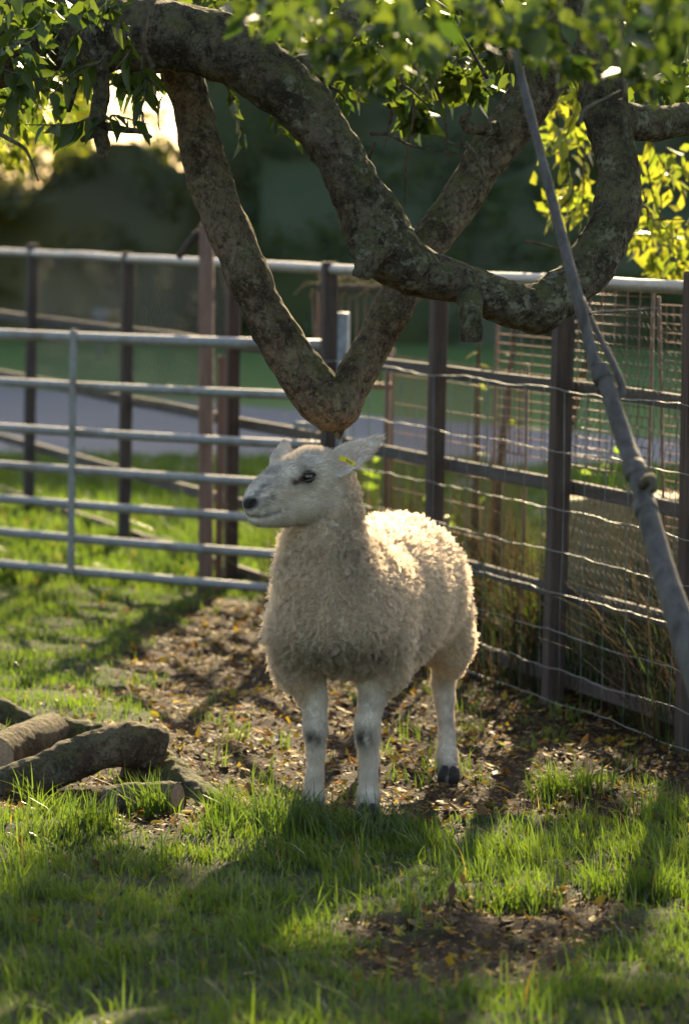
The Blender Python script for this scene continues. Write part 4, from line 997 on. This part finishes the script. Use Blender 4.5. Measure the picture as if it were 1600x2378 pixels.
# light smoothing
E = np.concatenate([F_[:, [0, 1]], F_[:, [1, 2]], F_[:, [2, 3]], F_[:, [3, 0]]])
for it in range(2):
    acc = np.zeros_like(V_); num = np.zeros(len(V_))
    np.add.at(acc, E[:, 0], V_[E[:, 1]]); np.add.at(num, E[:, 0], 1); np.add.at(acc, E[:, 1], V_[E[:, 0]]); np.add.at(num, E[:, 1], 1)
    V_ = .5 * V_ + .5 * acc / num[:, None]
def tagdist(tg, X_):
    return np.min([sdf(p, X_) for p in PR if p[5] == tg], axis=0)
dw, dl, dh = tagdist('w', V_), tagdist('l', V_), tagdist('h', V_)
woolw = np.clip((np.minimum(dl, dh) - dw) / .016 + .5, 0, 1)
def near(p, r): return np.exp(-np.sum((V_ - np.array(p)) ** 2, 1) / (r * r))
# skin colours: white face and legs, grey speckled muzzle, dark nose, mouth and knees, pink in the ears, shading painted on jaw and forehead
def project(X_):
    d_ = X_ - np.array([0, 0, H]); f_ = d_ @ np.array(_f); return CX + F * (d_ @ np.array(_r)) / f_, CY - F * (d_ @ np.array(_u)) / f_
def skincol(X_):
    n_ = len(X_); c_ = np.tile(np.array([.72, .62, .49]), (n_, 1))
    sp = vnoise(X_[:, 0] + X_[:, 1], X_[:, 2] + .3 * X_[:, 1], 160) * .55 + vnoise(X_[:, 0] - X_[:, 1], X_[:, 2], 60) * .45
    def blend(m_, col):
        nonlocal c_
        m_ = np.clip(m_, 0, 1)[:, None]; c_ = c_ * (1 - m_) + np.array(col) * m_
    nr = lambda p, r: np.exp(-np.sum((X_ - np.array(p)) ** 2, 1) / (r * r))
    muz = nr(surf(590, 1150), .05) + .5 * nr(surf(610, 1110), .035) + .35 * nr(surf(640, 1085), .04)
    sp2 = vnoise(X_[:, 0] + .5 * X_[:, 1], X_[:, 2], 22) * .6 + vnoise(X_[:, 0] - .3 * X_[:, 1], X_[:, 2] + X_[:, 1], 48) * .4
    blend(np.clip((sp2 - .45) * 3, 0, 1) * .35, (.42, .36, .29))
    blend((nr(surf(660, 1222), .045) + nr(surf(720, 1215), .05)) * .6, (.42, .33, .22))  # jaw shading put into the colour as a dirty yellowish tint
    blend(nr(surf(700, 1062), .045) * .3, (.36, .34, .31))  # forehead shading, painted as a grey tint
    for ex_, ey_ in ((822, 1062), (848, 1046), (800, 1078)): blend(nr(surf(ex_, ey_), .016) * .55, (.62, .40, .30))
    blend(np.clip(muz, 0, 1) * np.clip((sp - .42) * 5, 0, 1) * .75, (.17, .15, .14))
    blend(nr(surf(583, 1169), .015) * 1.3 + nr(nost, .011) + nr(surf(572, 1172), .012), (.04, .03, .028))
    for p_ in mouth: blend(nr(p_, .0048) * .8, (.06, .035, .03))
    blend(nr(eyeP, .020) * 1.1 + nr(lach, .011) * 1.1 + nr((lach + eyeP) / 2, .008), (.085, .045, .03))
    blend(nr(surf(630, 1154), .007), (.15, .12, .11))
    for (x, y) in ((725, 1718), (845, 1712)):
        q = P(x, y, 8.25); blend(nr(q, .022) * np.clip(sp * 2.6 - .5, 0, 1) * 1.2, (.05, .04, .035))
    gzz = X_[:, 2]; blend(np.clip((.055 - gzz) / .03, 0, 1) * .8, (.14, .11, .08))
    return c_
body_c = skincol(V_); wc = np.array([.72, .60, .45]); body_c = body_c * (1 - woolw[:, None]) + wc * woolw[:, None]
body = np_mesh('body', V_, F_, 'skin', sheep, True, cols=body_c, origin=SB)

# wool and short hair as strands
tri = np.concatenate([F_[:, [0, 1, 2]], F_[:, [0, 2, 3]]]); e1 = V_[tri[:, 1]] - V_[tri[:, 0]]; e2 = V_[tri[:, 2]] - V_[tri[:, 0]]
cr = np.cross(e1, e2); ar = np.linalg.norm(cr, axis=1) * .5; fnr = cr / np.maximum(np.linalg.norm(cr, axis=1), 1e-12)[:, None]
vn = np.zeros_like(V_)
for j in range(3): np.add.at(vn, tri[:, j], cr)
vn /= np.linalg.norm(vn, axis=1)[:, None]
if np.mean(np.sum((V_ - V_.mean(0)) * vn, 1)) < 0: vn = -vn
def sample(n, wt):
    a = ar * wt[tri].mean(1); t = RNG.choice(len(tri), n, p=a / a.sum()); u = RNG.random((n, 2)); s_ = u.sum(1) > 1; u[s_] = 1 - u[s_]
    bw = np.stack([1 - u.sum(1), u[:, 0], u[:, 1]], 1); T = tri[t]
    nn = np.einsum('ij,ijk->ik', bw, vn[T]); nn /= np.linalg.norm(nn, axis=1)[:, None]
    return np.einsum('ij,ijk->ik', bw, V_[T]), nn
def norm(a): return a / np.maximum(np.linalg.norm(a, axis=1), 1e-9)[:, None]
def strands(name, root, curve_pts, r0, col, mat='wool'):
    n, kk, _ = curve_pts.shape
    hc = bpy.data.hair_curves.new(name); hc.add_curves([kk] * n)
    hc.attributes['position'].data.foreach_set('vector', (curve_pts - np.array(SB)).astype(np.float32).ravel())
    ra_ = hc.attributes.get('radius') or hc.attributes.new('radius', 'FLOAT', 'POINT')
    rad_ = (r0[:, None] * np.linspace(1, .35, kk)[None]).astype(np.float32); ra_.data.foreach_set('value', rad_.ravel())
    ca = hc.attributes.new('col', 'FLOAT_COLOR', 'CURVE'); c4 = np.ones((n, 4), np.float32); c4[:, :3] = col; ca.data.foreach_set('color', c4.ravel())
    hc.materials.append(MAT[mat]); o = bpy.data.objects.new(name, hc); COL.objects.link(o); o.parent = sheep; return o
back = np.array([.30, .95, 0.0]); down = np.array([0, 0, -1.0])
# lock centres
cR, cN = sample(14000, woolw); kd = kdtree.KDTree(len(cR))
for i, q in enumerate(cR): kd.insert(q, i)
kd.balance()
NW = 190000
R_, N_ = sample(NW, woolw); ci = np.array([kd.find(q)[1] for q in R_])
front = np.clip((8.5 - R_[:, 1]) / .25, 0, 1)                      # 1 on chest and neck
cfr = np.clip((8.5 - cR[:, 1]) / .25, 0, 1)
cdir = norm(cN * .75 + down * (.35 + .25 * cfr)[:, None] + back * (.45 * (1 - cfr))[:, None] + RNG.normal(0, .42, cR.shape))
clen = RNG.uniform(.011, .026, len(cR)) * (1 + .25 * cfr)
pxr, pyr = project(R_)
legfade = np.clip((R_[:, 2] - .24) / .12, .35, 1); legc = np.clip((cR[:, 2] - .24) / .12, .35, 1); neckc = np.clip((0.86 - cR[:, 2]) / .16, .55, 1)
clen = clen * legc * neckc
ctip = cR + cdir * clen[:, None]
sd_ = norm(np.cross(cdir, RNG.normal(0, 1, cdir.shape))); sd2 = np.cross(cdir, sd_)
ph = RNG.uniform(0, 6.28, len(cR))
kk = 6; pts_ = np.zeros((NW, kk, 3)); own = norm(N_ * .7 + cdir[ci] * .8 + RNG.normal(0, .22, R_.shape)); ln = clen[ci] * RNG.uniform(.6, 1.08, NW)
stray = RNG.random(NW) < .14
for i in range(kk):
    t = i / (kk - 1)
    free = R_ + own * (ln * t)[:, None]
    cl_ = cR[ci] + cdir[ci] * (ln * t)[:, None]
    pull = (np.where(stray, .05, .62) * t ** .9)[:, None]
    am = (.0045 * (.5 + .8 * front[:]) * t)[:, None]
    wv = sd_[ci] * np.cos(ph[ci] + t * 6.5)[:, None] * am + sd2[ci] * np.sin(ph[ci] + t * 6.5)[:, None] * am
    pts_[:, i] = free * (1 - pull) + cl_ * pull + wv
tone = RNG.uniform(.86, 1.06, len(cR))[ci][:, None] * RNG.uniform(.9, 1.08, (NW, 1))
wcol = np.array([.83, .70, .535]) * tone
wool_dark = np.exp(-(((pxr - 790) / 150) ** 2 + ((pyr - 1525) / 45) ** 2)) * .55 + np.exp(-(((pxr - 830) / 60) ** 2 + ((pyr - 1250) / 130) ** 2)) * .35  # dirty wool at the breast bottom; darker also beside the neck
wool_dark = np.clip(wool_dark * (R_[:, 1] < 8.45) * (.5 + vnoise(pxr, pyr, .05)), 0, .85)[:, None]
wcol = wcol * (1 - wool_dark) + np.array([.20, .15, .10]) * wool_dark
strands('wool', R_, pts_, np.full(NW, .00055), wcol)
# short hair on face, ears and legs
NS = 60000; R2, N2 = sample(NS, np.clip(1 - woolw, 0, 1) + .02)
isleg = R2[:, 2] < .45
flow = np.where(isleg[:, None], down[None], -np.array(HF)[None] + np.array([0, 0, -.25])[None])
d2 = norm(N2 * .38 + flow * .8 + RNG.normal(0, .18, R2.shape)); l2 = RNG.uniform(.006, .014, NS)
nz_ = np.minimum(np.linalg.norm(R2 - np.array(nost), axis=1), np.linalg.norm(R2 - np.array(eyeP), axis=1))
mo = np.min([np.linalg.norm(R2 - np.array(q), axis=1) for q in mouth], axis=0)
keep = (nz_ > .016) & (mo > .006); R2, N2, d2, l2 = R2[keep], N2[keep], d2[keep], l2[keep]; NS = len(R2)
p2 = np.stack([R2, R2 + d2 * (l2 * .5)[:, None] + N2 * .0006, R2 + d2 * l2[:, None]], 1)
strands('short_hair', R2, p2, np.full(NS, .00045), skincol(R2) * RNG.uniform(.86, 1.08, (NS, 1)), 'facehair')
# eye, lids, ear tag, hooves
en = (eyeP - P(725, 1110, 8.09)).normalized()
def sphere(name, c, r, mat, parent, sx=(1, 1, 1), axes=None, seg=20):
    m = MB(); A = axes or (Vector((1, 0, 0)), Vector((0, 1, 0)), Vector((0, 0, 1)))
    for i in range(seg // 2 + 1):
        a = math.pi * i / (seg // 2)
        for j in range(seg):
            b = 2 * math.pi * j / seg
            m.v.append(Vector(c) + (A[0] * math.sin(a) * math.cos(b) * sx[0] + A[1] * math.sin(a) * math.sin(b) * sx[1] + A[2] * math.cos(a) * sx[2]) * r)
    for i in range(seg // 2):
        for j in range(seg): m.f.append((i * seg + j, (i + 1) * seg + j, (i + 1) * seg + (j + 1) % seg, i * seg + (j + 1) % seg))
    return m.build(name, mat, parent)
eb = eyeP + Vector((.002, .0065, 0))
sphere('eye', eb, .0155, 'eye', sheep)
# lid rims: an almond ring round the eye
e_out = (Vector((0, 0, H)) - eb).normalized(); ex = (P(735, 1104, 8) - P(690, 1116, 8)).normalized(); ex = (ex - e_out * ex.dot(e_out)).normalized(); ey = e_out.cross(ex)
if ey.z < 0: ey = -ey
for nm, sg, hh in (('upper_lid', 1, .0105), ('lower_lid', -1, .0085)):
    pts = []; rd = []
    for t in np.linspace(-1, 1, 13):
        x_ = t * .0185 - (.006 if t < -.7 else 0) * (-t - .7) / .3; y_ = sg * hh * (1 - t * t) ** .75 - (.003 if t < -.8 else 0)
        dpt = math.sqrt(max(0, .0175 ** 2 - min(x_ * x_ + y_ * y_, .0168 ** 2)))
        pts.append(eb + ex * x_ + ey * y_ + e_out * (dpt * .95)); rd.append(.0032 if sg > 0 else .0024)
    MB().tube(pts, rd, 8).build(nm, 'eyelid', sheep)
# far eye
fe = eb - HS * .112 if True else eb
sphere('eye', fe, .0135, 'eye', sheep)
tg0 = [surf(x, y) for x, y in ((788, 1062), (806, 1069), (824, 1080))]
m = MB(); tu = Vector((.25, 0, 1)).normalized()
to = Vector((-.05, -1, .05)).normalized() * .004
tp = []
for i in range(7):
    t = i / 6; q = tg0[0].lerp(tg0[1], t * 2) if t < .5 else tg0[1].lerp(tg0[2], t * 2 - 1); tp.append(q)
tdir = (tg0[2] - tg0[0]).normalized(); tw = Vector((0, -1, 0)).cross(tdir).normalized()
if tw.z < 0: tw = -tw
for q in tp:
    for s_, o_ in ((-1, 0), (1, 0), (1, 1), (-1, 1)): m.v.append(q + tw * .0058 * s_ + to * (1.6 if o_ else .4))
for i in range(6):
    for j in range(4): m.f.append((4 * i + j, 4 * i + (j + 1) % 4, 4 * i + 4 + (j + 1) % 4, 4 * i + 4 + j))
m.f.append((3, 2, 1, 0)); m.f.append((24, 25, 26, 27))
tagp = m.build('ear_tag', 'tag', sheep, False); tagp['label'] = 'yellow plastic tag clipped in the ear'
for i, t in enumerate((.50, .60, .70, .80)):
    q = tp[0].lerp(tp[-1], t); q = tp[min(6, int(t * 6))].lerp(tp[min(6, int(t * 6) + 1)], t * 6 - int(t * 6)) + to * 1.75
    MB().box(q, tdir * .0009, to * .06, tw * .0032).build('digit', 'ink', tagp, False, origin=SB)
for (x, y, d) in ((723, 1893, 8.25), (855, 1898, 8.228), (1043, 1812, 8.832), (858, 1806, 8.878)):
    q = P(x, y, d); g_ = Vector((q.x, q.y, 0)); fwd = Vector((-.28, -.96, 0)); sd = Vector((.96, -.28, 0))
    for s_ in (-1, 1):
        c0 = g_ + sd * .0135 * s_
        MB().tube([c0 + Vector((0, 0, -.012)) + fwd * .008, c0 + fwd * .006 + Vector((0, 0, .012)), c0 + Vector((0, 0, .022)) , c0 - fwd * .002 + Vector((0, 0, .032))], [.0165, .0158, .0135, .008], 12, True).build('hoof', 'hoof', sheep)
print('LEAVES', nleaf[0], 'BODY', len(V_))
